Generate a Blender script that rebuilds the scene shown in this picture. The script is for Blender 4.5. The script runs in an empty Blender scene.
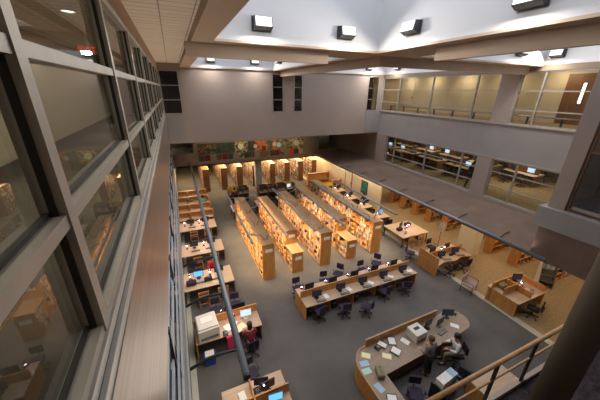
import bpy, bmesh, math, random
from mathutils import Vector, Matrix
random.seed(7)
S = bpy.context.scene
COL = S.collection
PI = math.pi
H = 9.2                                    # eye height above the library floor

# ------------------------------------------------------------------ materials
MATS = {}
def mat(name, col, rough=0.6, metal=0.0, var=0.12, scale=3.0, bump=0.0, stretch=None, detail=4, spec=0.5):
    m = bpy.data.materials.new(name); m.use_nodes = True
    nt = m.node_tree; n = nt.nodes; l = nt.links
    b = n['Principled BSDF']
    b.inputs['Roughness'].default_value = rough; b.inputs['Metallic'].default_value = metal
    b.inputs['Specular IOR Level'].default_value = spec
    tc = n.new('ShaderNodeTexCoord'); mp = n.new('ShaderNodeMapping')
    if stretch: mp.inputs['Scale'].default_value = stretch
    no = n.new('ShaderNodeTexNoise'); no.inputs['Scale'].default_value = scale; no.inputs['Detail'].default_value = detail
    l.new(tc.outputs['Object'], mp.inputs['Vector']); l.new(mp.outputs['Vector'], no.inputs['Vector'])
    cr = n.new('ShaderNodeValToRGB')
    cr.color_ramp.elements[0].position = 0.3; cr.color_ramp.elements[1].position = 0.7
    cr.color_ramp.elements[0].color = tuple(max(0, c*(1-var)) for c in col)+(1,)
    cr.color_ramp.elements[1].color = tuple(min(1, c*(1+var)) for c in col)+(1,)
    l.new(no.outputs['Fac'], cr.inputs['Fac']); l.new(cr.outputs['Color'], b.inputs['Base Color'])
    if bump:
        bp = n.new('ShaderNodeBump'); bp.inputs['Strength'].default_value = bump; bp.inputs['Distance'].default_value = 0.01
        l.new(no.outputs['Fac'], bp.inputs['Height']); l.new(bp.outputs['Normal'], b.inputs['Normal'])
    MATS[name] = m; return m
def emat(name, col, strength):
    m = bpy.data.materials.new(name); m.use_nodes = True
    b = m.node_tree.nodes['Principled BSDF']
    b.inputs['Base Color'].default_value = (0.02, 0.02, 0.02, 1)
    b.inputs['Emission Color'].default_value = tuple(col)+(1,); b.inputs['Emission Strength'].default_value = strength
    MATS[name] = m; return m
def glassmat(name, tint, ior=1.5, rough=0.0):
    m = bpy.data.materials.new(name); m.use_nodes = True
    nt = m.node_tree; n = nt.nodes; l = nt.links; n.clear()
    o = n.new('ShaderNodeOutputMaterial'); mx = n.new('ShaderNodeMixShader'); tr = n.new('ShaderNodeBsdfTransparent')
    gl = n.new('ShaderNodeBsdfGlossy'); fr = n.new('ShaderNodeFresnel')
    tr.inputs['Color'].default_value = tuple(tint)+(1,); gl.inputs['Roughness'].default_value = rough
    fr.inputs['IOR'].default_value = ior
    ge = n.new('ShaderNodeNewGeometry'); su = n.new('ShaderNodeMath'); su.operation = 'SUBTRACT'; su.inputs[0].default_value = 1.0
    mu = n.new('ShaderNodeMath'); mu.operation = 'MULTIPLY'
    l.new(ge.outputs['Backfacing'], su.inputs[1]); l.new(su.outputs[0], mu.inputs[0]); l.new(fr.outputs[0], mu.inputs[1])
    l.new(mu.outputs[0], mx.inputs[0]); l.new(tr.outputs[0], mx.inputs[1]); l.new(gl.outputs[0], mx.inputs[2]); l.new(mx.outputs[0], o.inputs[0])
    MATS[name] = m; return m

mat('carpet_grey', (0.115, 0.108, 0.105), 0.95, var=0.16, scale=0.7, bump=0.1, spec=0.1)
mat('carpet_tan', (0.30, 0.215, 0.125), 0.95, var=0.14, scale=9, spec=0.1)
mat('carpet_dark', (0.05, 0.04, 0.045), 0.95, var=0.4, scale=12, spec=0.1)
mat('carpet_corridor', (0.10, 0.088, 0.075), 0.9, var=0.1, scale=6, spec=0.2)
mat('border', (0.42, 0.42, 0.34), 0.7, var=0.05)
mat('taupe', (0.35, 0.285, 0.245), 0.8, var=0.03, scale=0.6, spec=0.2)
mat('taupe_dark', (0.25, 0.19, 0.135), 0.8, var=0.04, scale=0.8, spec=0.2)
mat('column_shaded', (0.075, 0.056, 0.038), 0.8, var=0.06, scale=0.8, spec=0.2)  # brown darkened to carry the shade the near column stands in
mat('beam', (0.52, 0.41, 0.315), 0.8, var=0.03, scale=0.8, spec=0.2)
mat('spandrel_grey', (0.30, 0.275, 0.265), 0.75, var=0.05, scale=1.2, spec=0.3)
mat('ledge_brown', (0.17, 0.115, 0.088), 0.75, var=0.15, scale=1.0, spec=0.3)
mat('well_white', (0.70, 0.695, 0.70), 0.8, var=0.01, scale=0.5, spec=0.2)
mat('cream', (0.62, 0.53, 0.39), 0.8, var=0.03, scale=0.7, spec=0.2)
mat('cream_level', (0.60, 0.50, 0.36), 0.8, var=0.03, scale=0.7, spec=0.2)
mat('concrete', (0.30, 0.30, 0.29), 0.85, var=0.08, scale=2, spec=0.2)
mat('oak', (0.52, 0.235, 0.060), 0.45, var=0.22, scale=2.5, stretch=(6, 6, 0.6))
mat('oak_top', (0.38, 0.215, 0.095), 0.45, var=0.16, scale=2.5, stretch=(5, 0.7, 5))
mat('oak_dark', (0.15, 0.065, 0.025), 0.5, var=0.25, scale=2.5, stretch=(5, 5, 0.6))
mat('laminate', (0.47, 0.33, 0.22), 0.4, var=0.10, scale=3, stretch=(0.7, 5, 5))
mat('laminate_pale', (0.62, 0.44, 0.27), 0.4, var=0.08, scale=3, stretch=(0.7, 5, 5))
mat('laminate_brown', (0.27, 0.195, 0.14), 0.4, var=0.10, scale=3, stretch=(0.7, 5, 5))
mat('aluminium', (0.40, 0.385, 0.36), 0.38, metal=0.75, var=0.08, scale=4, stretch=(1, 0.2, 1))
mat('sill_alu', (0.50, 0.49, 0.46), 0.4, metal=0.2, var=0.06, scale=3)
mat('bronze_frame', (0.20, 0.18, 0.155), 0.45, metal=0.5, var=0.08, scale=4)
mat('frame_grey', (0.36, 0.335, 0.30), 0.5, metal=0.2, var=0.08, scale=4)
mat('gasket', (0.012, 0.011, 0.010), 0.6, var=0.1)
mat('panel_metal', (0.25, 0.205, 0.19), 0.36, metal=0.65, var=0.22, scale=1.4, stretch=(14, 0.12, 14))
mat('rail_blue', (0.46, 0.52, 0.58), 0.4, metal=0.1, var=0.06, scale=3)
mat('tube_metal', (0.29, 0.325, 0.365), 0.4, metal=0.35, var=0.06, scale=3)
mat('iron', (0.07, 0.07, 0.075), 0.5, metal=0.5, var=0.2)
mat('black_plastic', (0.018, 0.018, 0.02), 0.4, var=0.2)
mat('grey_plastic', (0.16, 0.16, 0.17), 0.5, var=0.1)
mat('white_plastic', (0.62, 0.60, 0.57), 0.45, var=0.04)
mat('purple_fabric', (0.050, 0.040, 0.072), 0.9, var=0.2, scale=20, spec=0.1)
mat('dark_fabric', (0.022, 0.020, 0.028), 0.9, var=0.2, scale=20, spec=0.1)
mat('lilac', (0.30, 0.22, 0.25), 0.9, var=0.1)
mat('paper', (0.80, 0.79, 0.76), 0.8, var=0.03)
mat('paper_yellow', (0.78, 0.74, 0.45), 0.8, var=0.03)
mat('paper_blue', (0.35, 0.52, 0.68), 0.8, var=0.03)
mat('paper_green', (0.42, 0.66, 0.58), 0.8, var=0.03)
mat('blue_plastic', (0.02, 0.06, 0.35), 0.5, var=0.1)
mat('skin', (0.48, 0.27, 0.18), 0.6, var=0.05)
mat('hair_brown', (0.11, 0.05, 0.025), 0.6, var=0.3, scale=30)
mat('hair_dark', (0.02, 0.012, 0.01), 0.6, var=0.3, scale=30)
mat('maroon', (0.14, 0.012, 0.02), 0.9, var=0.2)
mat('red_cloth', (0.62, 0.03, 0.03), 0.85, var=0.12)
mat('pink_cloth', (0.60, 0.04, 0.12), 0.85, var=0.12)
mat('teal_cloth', (0.02, 0.38, 0.36), 0.85, var=0.12)
mat('white_cloth', (0.70, 0.70, 0.70), 0.85, var=0.06)
mat('olive_cloth', (0.22, 0.20, 0.12), 0.9, var=0.2, scale=30)
mat('dark_cloth', (0.025, 0.024, 0.028), 0.9, var=0.2)
mat('plaid', (0.16, 0.15, 0.15), 0.9, var=0.75, scale=28, detail=1)
mat('pinkish', (0.22, 0.15, 0.13), 0.8, var=0.05)
mat('poster_teal', (0.02, 0.13, 0.10), 0.6, var=0.9, scale=5)
mat('lamplit_yellow', (0.85, 0.55, 0.04), 0.6, var=0.1)  # warm task-lamp light on the carrel panels, put into the colour
mat('door_wood', (0.19, 0.085, 0.04), 0.5, var=0.2, scale=2, stretch=(5, 5, .5))
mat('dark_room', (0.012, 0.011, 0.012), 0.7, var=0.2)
emat('screen_blue', (0.12, 0.42, 0.95), 1.6)
emat('screen_pale', (0.55, 0.72, 0.95), 1.3)
emat('screen_dark', (0.02, 0.025, 0.04), 0.4)
emat('bulb_pink', (1.0, 0.60, 0.80), 24.0)
emat('lens_white', (0.90, 0.93, 1.0), 1.5)
emat('strip_warm', (1.0, 0.82, 0.55), 7.0)
emat('strip_cool', (1.0, 0.95, 0.85), 4.0)
emat('exit_red', (1.0, 0.06, 0.03), 1.2)
emat('exit_face', (0.5, 0.03, 0.02), 0.35)
glassmat('glass', (0.93, 0.94, 0.93), 1.62)
glassmat('glass_left', (0.80, 0.82, 0.80), 1.75)
glassmat('glass_clear', (0.97, 0.98, 0.99), 1.3)
BOOKC = [(0.70,0.66,0.58),(0.55,0.50,0.42),(0.06,0.05,0.05),(0.30,0.05,0.04),(0.05,0.08,0.20),(0.05,0.14,0.09),(0.45,0.16,0.04),(0.62,0.42,0.12),(0.14,0.10,0.08),(0.36,0.30,0.28)]
for i, c in enumerate(BOOKC): mat('book%d' % i, c, 0.6, var=0.15, scale=14)
# ceiling tiles: planks with joints
def plankmat(name, col, sx, sy):
    m = mat(name, col, 0.8, var=0.05, spec=0.2); nt = m.node_tree; n = nt.nodes; l = nt.links
    br = n.new('ShaderNodeTexBrick'); br.offset = 0.0
    br.inputs['Color1'].default_value = tuple(col)+(1,); br.inputs['Color2'].default_value = tuple(c*0.93 for c in col)+(1,)
    br.inputs['Mortar'].default_value = tuple(c*0.45 for c in col)+(1,); br.inputs['Scale'].default_value = 1.0
    br.inputs['Mortar Size'].default_value = 0.012; br.inputs['Brick Width'].default_value = sx; br.inputs['Row Height'].default_value = sy
    tc = n.new('ShaderNodeTexCoord'); l.new(tc.outputs['Object'], br.inputs['Vector'])
    l.new(br.outputs['Color'], n['Principled BSDF'].inputs['Base Color'])
plankmat('ceiling_tile', (0.78, 0.70, 0.60), 0.6, 0.3)
# printed mural canvas
def canvas(name, cols, scale):
    m = bpy.data.materials.new(name); m.use_nodes = True; nt = m.node_tree; n = nt.nodes; l = nt.links
    b = n['Principled BSDF']; b.inputs['Roughness'].default_value = 0.8
    tc = n.new('ShaderNodeTexCoord'); vo = n.new('ShaderNodeTexNoise'); vo.inputs['Scale'].default_value = scale; vo.inputs['Detail'].default_value = 3
    cr = n.new('ShaderNodeValToRGB'); cr.color_ramp.interpolation = 'CONSTANT'
    e = cr.color_ramp.elements
    while len(e) < len(cols): e.new(0.5)
    for i, c in enumerate(cols):
        e[i].position = 0 if i == 0 else 0.36+0.26*i/len(cols); e[i].color = tuple(min(.9, v*1.15) for v in c)+(1,)
    l.new(tc.outputs['Object'], vo.inputs['Vector']); l.new(vo.outputs['Fac'], cr.inputs['Fac']); l.new(cr.outputs['Color'], b.inputs['Base Color'])
    MATS[name] = m
canvas('mural_green', [(0.02,0.03,0.015),(0.05,0.06,0.02),(0.20,0.13,0.02),(0.03,0.05,0.03),(0.16,0.03,0.01),(0.05,0.04,0.02)], 1.7)
canvas('mural_dark', [(0.02,0.022,0.015),(0.05,0.06,0.035),(0.02,0.04,0.03),(0.08,0.06,0.03),(0.03,0.03,0.02)], 1.5)
canvas('mural_gold', [(0.06,0.06,0.03),(0.25,0.18,0.06),(0.50,0.38,0.15),(0.18,0.14,0.05),(0.10,0.08,0.04)], 1.9)
canvas('mural_orange', [(0.10,0.03,0.01),(0.45,0.09,0.02),(0.60,0.11,0.02),(0.30,0.20,0.10),(0.50,0.07,0.02),(0.08,0.10,0.04)], 1.3)
canvas('mural_mixed', [(0.04,0.05,0.03),(0.28,0.06,0.03),(0.10,0.10,0.05),(0.35,0.25,0.08),(0.03,0.03,0.03),(0.25,0.22,0.16)], 2.6)

# ------------------------------------------------------------------ mesh builder
class MB:
    def __init__(s): s.bm = bmesh.new()
    def box(s, x0, x1, y0, y1, z0, z1, mi=0):
        v = [s.bm.verts.new(p) for p in ((x0,y0,z0),(x1,y0,z0),(x1,y1,z0),(x0,y1,z0),(x0,y0,z1),(x1,y0,z1),(x1,y1,z1),(x0,y1,z1))]
        for f in ((3,2,1,0),(4,5,6,7),(0,1,5,4),(1,2,6,5),(2,3,7,6),(3,0,4,7)):
            s.bm.faces.new([v[i] for i in f]).material_index = mi
        return s
    def rbox(s, c, size, M, mi=0):       # box of a size, turned by a 3x3/4x4 matrix about c
        n0 = len(s.bm.verts); a, b, d = (q/2 for q in size)
        s.box(-a, a, -b, b, -d, d, mi); s.bm.verts.ensure_lookup_table()
        for v in s.bm.verts[n0:]: v.co = (M @ v.co) + Vector(c)
        return s
    def prism(s, pts, z0, z1, mi=0, axis='z'):
        def P(p, h): return {'z': (p[0], p[1], h), 'y': (p[0], h, p[1]), 'x': (h, p[0], p[1])}[axis]
        a = [s.bm.verts.new(P(p, z0)) for p in pts]; b = [s.bm.verts.new(P(p, z1)) for p in pts]
        n = len(pts)
        s.bm.faces.new(a[::-1]).material_index = mi; s.bm.faces.new(b).material_index = mi
        for i in range(n): s.bm.faces.new((a[i], a[(i+1) % n], b[(i+1) % n], b[i])).material_index = mi
        bmesh.ops.recalc_face_normals(s.bm, faces=s.bm.faces[:])
        return s
    def tube(s, pts, r, n=10, mi=0, cap=True):
        pts = [Vector(p) for p in pts]; rs = r if isinstance(r, (list, tuple)) else [r]*len(pts)
        rings = []; up = Vector((0, 0, 1))
        for i, p in enumerate(pts):
            d = (pts[min(i+1, len(pts)-1)]-pts[max(i-1, 0)]).normalized()
            a = d.cross(up if abs(d.z) < 0.95 else Vector((1, 0, 0))).normalized(); b = d.cross(a)
            rings.append([s.bm.verts.new(p+(a*math.cos(t)+b*math.sin(t))*rs[i]) for t in (2*PI*k/n for k in range(n))])
        for q in range(len(rings)-1):
            for k in range(n):
                f = s.bm.faces.new((rings[q][k], rings[q][(k+1) % n], rings[q+1][(k+1) % n], rings[q+1][k])); f.material_index = mi; f.smooth = True
        if cap:
            s.bm.faces.new(rings[0][::-1]).material_index = mi; s.bm.faces.new(rings[-1]).material_index = mi
        return s
    def cyl(s, x, y, z0, z1, r, r2=None, n=16, mi=0): return s.tube([(x, y, z0), (x, y, z1)], [r, r if r2 is None else r2], n, mi)
    def ball(s, c, r, mi=0, sc=(1, 1, 1), seg=12):
        M = Matrix.Translation(c) @ Matrix.Diagonal((sc[0]*r, sc[1]*r, sc[2]*r, 1))
        for v in bmesh.ops.create_uvsphere(s.bm, u_segments=seg, v_segments=seg//2+1, radius=1, matrix=M)['verts']:
            for f in v.link_faces: f.material_index = mi; f.smooth = True
        return s
    def cushion(s, x0, x1, y0, y1, z0, z1, b=0.03, mi=0):
        t = MB(); t.box(x0, x1, y0, y1, z0, z1, mi)
        bmesh.ops.bevel(t.bm, geom=t.bm.edges[:], offset=b, segments=3, affect='EDGES', profile=0.6)
        me = bpy.data.meshes.new('tmp'); t.bm.to_mesh(me); s.bm.from_mesh(me); bpy.data.meshes.remove(me); t.bm.free()
        for f in s.bm.faces: f.smooth = f.smooth
        return s
    def build(s, name, m, parent=None, loc=None, kind=None):
        bmesh.ops.recalc_face_normals(s.bm, faces=s.bm.faces[:])
        me = bpy.data.meshes.new(name); s.bm.to_mesh(me); s.bm.free()
        for q in (m if isinstance(m, (list, tuple)) else [m]): me.materials.append(MATS[q])
        o = bpy.data.objects.new(name, me); COL.objects.link(o)
        if parent: o.parent = parent
        if loc: o.location = loc
        if kind: o['kind'] = kind
        return o
def bx(*a): return MB().box(*a)
def struct(name, mb, m, parent=None): return mb.build(name, m, parent, kind=None if parent else 'structure')
def tag(o, label, cat, group=None):
    o['label'] = label; o['category'] = cat
    if group: o['group'] = group
    return o
def thing(name, label, cat, loc=(0, 0, 0), rz=0, group=None):
    o = bpy.data.objects.new(name, None); COL.objects.link(o); o.empty_display_size = 0.1
    o.location = loc; o.rotation_euler = (0, 0, rz); return tag(o, label, cat, group)
def kids(o): return [c for c in bpy.data.objects if c.parent == o]
TREE = {}
def tree(o):
    if o.name not in TREE: TREE[o.name] = [(c, [g for g in kids(c)]) for c in kids(o)]
    return TREE[o.name]
def dup(root, loc, rz=0, label=None, group=None, sc=None):
    r = root.copy(); COL.objects.link(r); r.location = loc; r.rotation_euler = (0, 0, rz)
    if sc: r.scale = sc
    if label: r['label'] = label
    if group: r['group'] = group
    elif 'group' in r.keys(): del r['group']
    for c, gs in tree(root):
        d = c.copy(); COL.objects.link(d); d.parent = r
        for g in gs:
            e = g.copy(); COL.objects.link(e); e.parent = d
    return r
class Proto:                               # first use places the original, later uses copy it
    def __init__(s, make): s.make = make; s.o = None
    def __call__(s, loc, rz=0, label=None, group=None):
        if s.o is None:
            s.o = s.make(); tree(s.o); s.o.location = loc; s.o.rotation_euler = (0, 0, rz)
            if label: s.o['label'] = label
            if group: s.o['group'] = group
            return s.o
        return dup(s.o, loc, rz, label, group)
ORD = ['first', 'second', 'third', 'fourth', 'fifth', 'sixth', 'seventh', 'eighth', 'ninth', 'tenth', 'eleventh', 'twelfth']

# ------------------------------------------------------------------ camera (16.5 mm lens, tilted 21.8 degrees down)
f, pi_, ya, ro = 275.1, math.radians(21.816), math.radians(23.867), math.radians(0.835)
fw = Vector((math.sin(ya)*math.cos(pi_), math.cos(ya)*math.cos(pi_), -math.sin(pi_)))
r_ = Vector((math.cos(ya), -math.sin(ya), 0)); u_ = r_.cross(fw)
R2 = r_*math.cos(ro)+u_*math.sin(ro); U2 = -r_*math.sin(ro)+u_*math.cos(ro)
cam = bpy.data.cameras.new('camera'); co = bpy.data.objects.new('camera', cam); COL.objects.link(co)
M = Matrix((R2, U2, -fw)).transposed().to_4x4(); M.translation = (0, 0, H); co.matrix_world = M
cam.sensor_width = 36; cam.lens = 36*f/600; cam.clip_start = 0.05; cam.clip_end = 300
S.camera = co

# ------------------------------------------------------------------ levels
C1 = 2.85            # ceiling under level two
F2 = 3.47            # level two floor
C2 = 5.88            # soffit under level three
F3 = 7.70            # level three floor / window foot
WT = 10.16           # level three window top
CZ = 10.36           # soffit band around the skylights
XR = 15.9            # right atrium wall
YF = 19.5            # far upper wall
XL = -0.6            # left curtain wall

# ------------------------------------------------------------------ SETTING
struct('floor', bx(-0.75, 12.3, -1.2, 37, -0.1, 0), 'carpet_grey')
struct('floor_side', bx(12.62, 24, -1.2, 37, -0.1, 0), 'carpet_tan')
struct('trim_1', bx(12.3, 12.62, -1.2, 37, -0.1, 0.004), 'border')
struct('trim_2', bx(-0.72, -0.52, -1.2, 18, 0, 0.01), 'border')
struct('wall_left', bx(-0.95, -0.75, -1.2, 37, -0.1, C1), 'concrete')
struct('wall_near', bx(-4, 24, -1.4, -1.2, -0.1, 13), 'taupe')
struct('wall_far', bx(-0.95, 24, 36.6, 36.8, -0.1, 3.2), 'cream')
# cream wall on the ground floor behind the stacks, right
struct('wall_right', bx(14.3, 14.5, 16.45, 36.6, 0, 3.13), 'cream')
struct('wall_right_back', bx(22.0, 22.2, -1.2, 31.5, -0.1, C1), 'cream')
struct('pillar_ground', bx(15.05, 15.75, 8.75, 9.75, 0, 3.13), 'cream')
struct('pillar_far', bx(6.45, 7.05, 25.3, 25.9, 0, C1), 'concrete')
# ground-floor ceilings
struct('ceiling_side', bx(15.9, 22.2, -1.2, 31.6, 2.95, 3.0), 'taupe')
struct('ceiling_far', bx(-0.95, 14.4, 25.0, 36.7, C1, C1+0.12), 'cream')
# ledge roof over the ground floor right side (slightly sloped)
led = MB(); led.prism([(12.3, 3.14), (15.9, 3.14), (15.9, F2), (15.75, F2), (12.3, 3.24)], 4.4, 25.0, axis='y')
struct('ledge', led, 'ledge_brown')
# level two: floors
struct('floor_level_two', bx(XR, 27, 1, 31.6, F2-0.5, F2), 'carpet_tan')
struct('floor_level_two_far', bx(-0.95, XR, 25.1, 31.6, C1+0.12, F2), 'carpet_tan')
struct('ceiling_level_two', bx(XR+0.2, 27, 1, 31.6, C2, C2+0.12), 'taupe')
struct('wall_level_two_right', bx(27, 27.2, 1, 31.6, F2-0.5, C2), 'cream_level')
struct('wall_level_two_far', bx(-0.95, 27, 31.4, 31.6, F2-0.1, C2), 'cream_level')
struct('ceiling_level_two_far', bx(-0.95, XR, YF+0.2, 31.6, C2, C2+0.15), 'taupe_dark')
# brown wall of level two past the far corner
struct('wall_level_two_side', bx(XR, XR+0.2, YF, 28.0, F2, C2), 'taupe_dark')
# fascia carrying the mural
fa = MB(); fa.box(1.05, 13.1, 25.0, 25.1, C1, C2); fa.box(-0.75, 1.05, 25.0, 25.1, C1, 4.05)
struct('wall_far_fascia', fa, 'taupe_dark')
# far upper wall with three window openings
wf = MB()
def wall_y(mb, x0, x1, z0, z1, holes, y0, y1):     # wall with rectangular holes (x0,x1,z0,z1)
    xs = sorted({x0, x1, *[h[0] for h in holes], *[h[1] for h in holes]})
    for a, b in zip(xs, xs[1:]):
        hs = [h for h in holes if h[0] <= a and h[1] >= b]
        z = z0
        for h in sorted(hs, key=lambda q: q[2]):
            if h[2] > z: mb.box(a, b, y0, y1, z, h[2])
            z = h[3]
        if z < z1: mb.box(a, b, y0, y1, z, z1)
HOLES = [(-0.55, 0.52, F3, WT+0.02), (6.42, 7.23, F3, WT+0.02), (8.03, 8.70, F3, WT+0.02), (14.42, 15.42, F3, WT+0.1)]
wall_y(wf, -4.2, XR+0.2, C2, CZ+0.25, HOLES, YF, YF+0.2)
struct('wall_far_upper', wf, 'taupe')
struct('trim_3', bx(14.42, XR, YF-0.02, YF, C2+0.1, F3-0.02), 'spandrel_grey')
struct('trim_4', bx(-0.5, 0.52, YF-0.02, YF, C2+0.25, F3-0.2), 'spandrel_grey')
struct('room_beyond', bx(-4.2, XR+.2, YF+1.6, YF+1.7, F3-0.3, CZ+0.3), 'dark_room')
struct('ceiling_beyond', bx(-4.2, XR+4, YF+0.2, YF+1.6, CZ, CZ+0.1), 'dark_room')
def window_y(n, x0, x1, z0, z1, y, rails, fm='aluminium', gm='glass'):
    w = thing('window_%d' % n, '', ''); del w['label'], w['category']; w['kind'] = 'structure'; w.location = (x0, y, z0)
    a = x1-x0; h = z1-z0; t = 0.05
    fr = MB(); fr.box(0, t, 0, 0.1, 0, h).box(a-t, a, 0, 0.1, 0, h).box(t, a-t, 0, 0.1, 0, t).box(t, a-t, 0, 0.1, h-t, h)
    fr.build('window_frame', fm, w)
    for q in rails: bx(t, a-t, 0, 0.1, q-z0-0.025, q-z0+0.025).build('transom', fm, w)
    bx(t, a-t, 0.045, 0.055, t, h-t).build('pane', gm, w)
    return w
for i, h in enumerate(HOLES): window_y(i+1, h[0], h[1], h[2], h[3], YF-0.01, [h[2]+(h[3]-h[2])*k/3 for k in (1, 2)])

# right atrium wall: pillars, spandrels, headers
rw = MB()
for z0, z1 in ((C2, F3), (WT, CZ+0.06)): rw.box(XR, XR+0.2, 5.2, YF, z0, z1)
struct('wall_right_upper', rw, 'spandrel_grey')
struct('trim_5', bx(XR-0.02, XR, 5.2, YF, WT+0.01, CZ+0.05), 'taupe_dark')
struct('trim_6', bx(XR-0.10, XR, 5.2, YF, F3-0.06, F3), 'taupe')
struct('trim_7', bx(XR-0.06, XR, 5.2, YF, C2-0.08, C2), 'taupe')
struct('trim_8', bx(XR-0.06, XR+0.02, 4.9, YF, F2, F2+0.12), 'taupe')
struct('pillar_upper', bx(XR-0.05, XR+0.3, 9.25, 10.15, F3, WT), 'taupe')
struct('pillar_middle', bx(XR-0.05, XR+0.3, 9.5, 10.35, F2, C2-0.08), 'taupe')
struct('pillar_corner', bx(XR-0.05, XR+0.3, 18.3, YF, F2, C2-0.08), 'taupe')
def window_x(n, y0, y1, z0, z1, x, mulls, rails, fm, gm, th=0.06):
    w = thing('window_%d' % n, '', ''); del w['label'], w['category']; w['kind'] = 'structure'; w.location = (x, y0, z0)
    a = y1-y0; h = z1-z0
    MB().box(0, .1, 0, th, 0, h).box(0, .1, a-th, a, 0, h).box(0, .1, th, a-th, 0, th).box(0, .1, th, a-th, h-th, h).build('window_frame', fm, w)
    ms = [y0+th]+sorted(mulls)+[y1-th]
    for q in mulls: bx(-0.02, .1, q-y0-th/2, q-y0+th/2, th, h-th).build('mullion', fm, w)
    for q in rails: bx(0.01, .08, th, a-th, q-z0-0.025, q-z0+0.025).build('transom', fm, w)
    for p, q in zip(ms, ms[1:]): bx(0.045, 0.055, p-y0, q-y0, th, h-th).build('pane', gm, w)
    return w
window_x(5, 10.15, 19.5, F3, WT, XR+0.02, [11.45, 14.55, 17.6], [9.3, 8.4], 'frame_grey', 'glass')
window_x(6, 5.2, 9.25, F3, WT, XR+0.02, [8.2], [9.3, 8.4], 'frame_grey', 'glass')
window_x(7, 10.35, 18.3, F2+.12, C2-.08, XR+0.02, [11.35, 14.15, 17.3], [5.1, 4.3], 'frame_grey', 'glass')
window_x(8, 4.9, 9.5, F2+.12, C2-.08, XR+0.02, [8.2], [5.1, 4.3], 'frame_grey', 'glass')
# level three corridor behind the right windows
struct('floor_level_three', bx(XR+0.2, 21.2, 1, YF+1.6, F3-0.3, F3), 'carpet_tan')
struct('wall_level_three_right', bx(19.0, 19.2, 1, YF+1.6, F3, CZ+0.1), 'cream_level')
struct('ceiling_level_three_right', bx(XR+0.2, 19.2, 1, YF+1.6, CZ+0.0, CZ+0.1), 'taupe')
struct('wall_level_three_end', bx(XR+0.2, 19.0, YF+1.5, YF+1.6, F3, CZ), 'cream_level')
d1 = thing('door_1', '', ''); del d1['label'], d1['category']; d1['kind'] = 'structure'; d1.location = (18.93, 6.0, F3)
bx(0, .06, 0, 2.7, 0, 2.45).build('door_panel', 'door_wood', d1); bx(-.03, 0, .1, .16, .9, 1.2).build('door_handle', 'aluminium', d1)
d2 = thing('door_2', '', ''); del d2['label'], d2['category']; d2['kind'] = 'structure'; d2.location = (18.95, 19.2, F3)
bx(0, .04, 0, 1.0, 0, 2.2).build('door_panel', 'cream', d2); bx(-.03, 0, .1, .16, .95, 1.1).build('door_handle', 'iron', d2)

# ceiling around the skylights
X0a, X1a, X0b, X1b = 1.19, 6.46, 8.35, XR-0.02
Y0a, Y1a, Y0b, Y1b = 2.0, 8.42, 10.3, YF-0.1
cs = MB()
for x0, x1, y0, y1 in ((0.66, X0a, -1.2, YF), (X1a, X0b, -1.2, YF), (X0a, X1a, -1.2, Y0a), (X0a, X1a, Y1a, Y0b), (X0b, X1b, -1.2, Y0a), (X0b, X1b, Y1a, Y0b), (X0a, X1a, Y1b, YF), (X0b, X1b, Y1b, YF)):
    cs.box(x0, x1, y0, y1, CZ, CZ+0.06)
struct('ceiling', cs, 'beam')
struct('ceiling_tiles', bx(-4.2, 0.68, -1.2, YF, 10.56, 10.62), 'ceiling_tile')
struct('trim_9', bx(0.66, 0.68, -1.2, YF, CZ+0.06, 10.56), 'beam')
# skylight wells
def well(n, x0, x1, y0, y1):
    z0, z1, t = CZ+0.06, 13.6, 0.08
    w = MB().box(x0-t, x0, y0-t, y1+t, z0, z1).box(x1, x1+t, y0-t, y1+t, z0, z1).box(x0, x1, y0-t, y0, z0, z1).box(x0, x1, y1, y1+t, z0, z1)
    struct('skylight_well' if n == 0 else 'skylight_well.%03d' % n, w, 'well_white')
    g = thing('skylight' if n == 0 else 'skylight.%03d' % n, '', ''); del g['label'], g['category']; g['kind'] = 'structure'; g.location = (x0, y0, z1)
    bx(0, x1-x0, 0, y1-y0, 0, 0.02).build('pane', 'glass_clear', g)
    for k in range(1, 4): bx((x1-x0)*k/4-.04, (x1-x0)*k/4+.04, 0, y1-y0, 0.02, 0.12).build('bar', 'aluminium', g)
for n, q in enumerate(((X0a, X1a, Y0a, Y1a), (X0a, X1a, Y0b, Y1b), (X0b, X1b, Y0a, Y1a), (X0b, X1b, Y0b, Y1b))): well(n, *q)
# hanging downstand beams
BZ = 10.0
struct('beam', bx(0.5, 4.85, 8.85, 9.0, BZ, CZ), 'beam')
struct('beam.001', bx(6.93, 7.08, -1.2, 6.45, BZ+.01, CZ), 'beam')
struct('beam.002', bx(7.0, 7.15, 8.95, YF, BZ+.02, CZ), 'beam')
struct('beam.003', bx(7.15, XR, 8.95, 9.1, BZ+.02, CZ), 'beam')

# ------------------------------------------------------------------ LEFT curtain wall, level three
cw = thing('window_9', '', ''); del cw['label'], cw['category']; cw['kind'] = 'structure'
ym = [1.62+2.28*k for k in range(-1, 9)]
zs, zm, zt = 7.885, 8.585, 9.35
for y in ym:
    a = bx(XL-.05, XL+.06, y-.05, y+.05, zs-.02, 10.12).build('mullion', 'frame_grey', cw)
    bx(XL-.008, XL+.022, y-.062, y-.05, zs, 10.10).build('gasket', 'gasket', a)
for z, t in ((zm, .035), (zt, .035), (10.12, .04), (zs, .03)):
    a = bx(XL-.05, XL+.05, -1.2, YF, z-t, z+t).build('transom', 'frame_grey', cw)
    if z < 9: bx(XL-.035, XL-.01, -1.2, YF, z+t, z+t+.02).build('gasket', 'gasket', a)
for y0, y1 in zip([-1.1]+ym[1:], ym[1:]+[YF]):
    for z0, z1 in ((zs+.03, zm-.035), (zm+.035, zt-.035), (zt+.035, 10.08)):
        bx(XL-.035, XL-.025, y0+.03 if y0 > 0 else y0, y1-.045, z0, z1).build('pane', 'glass_left', cw)
struct('trim_10', bx(XL-.10, XL+.03, -1.2, YF, 10.16, 10.56), 'beam')
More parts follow.
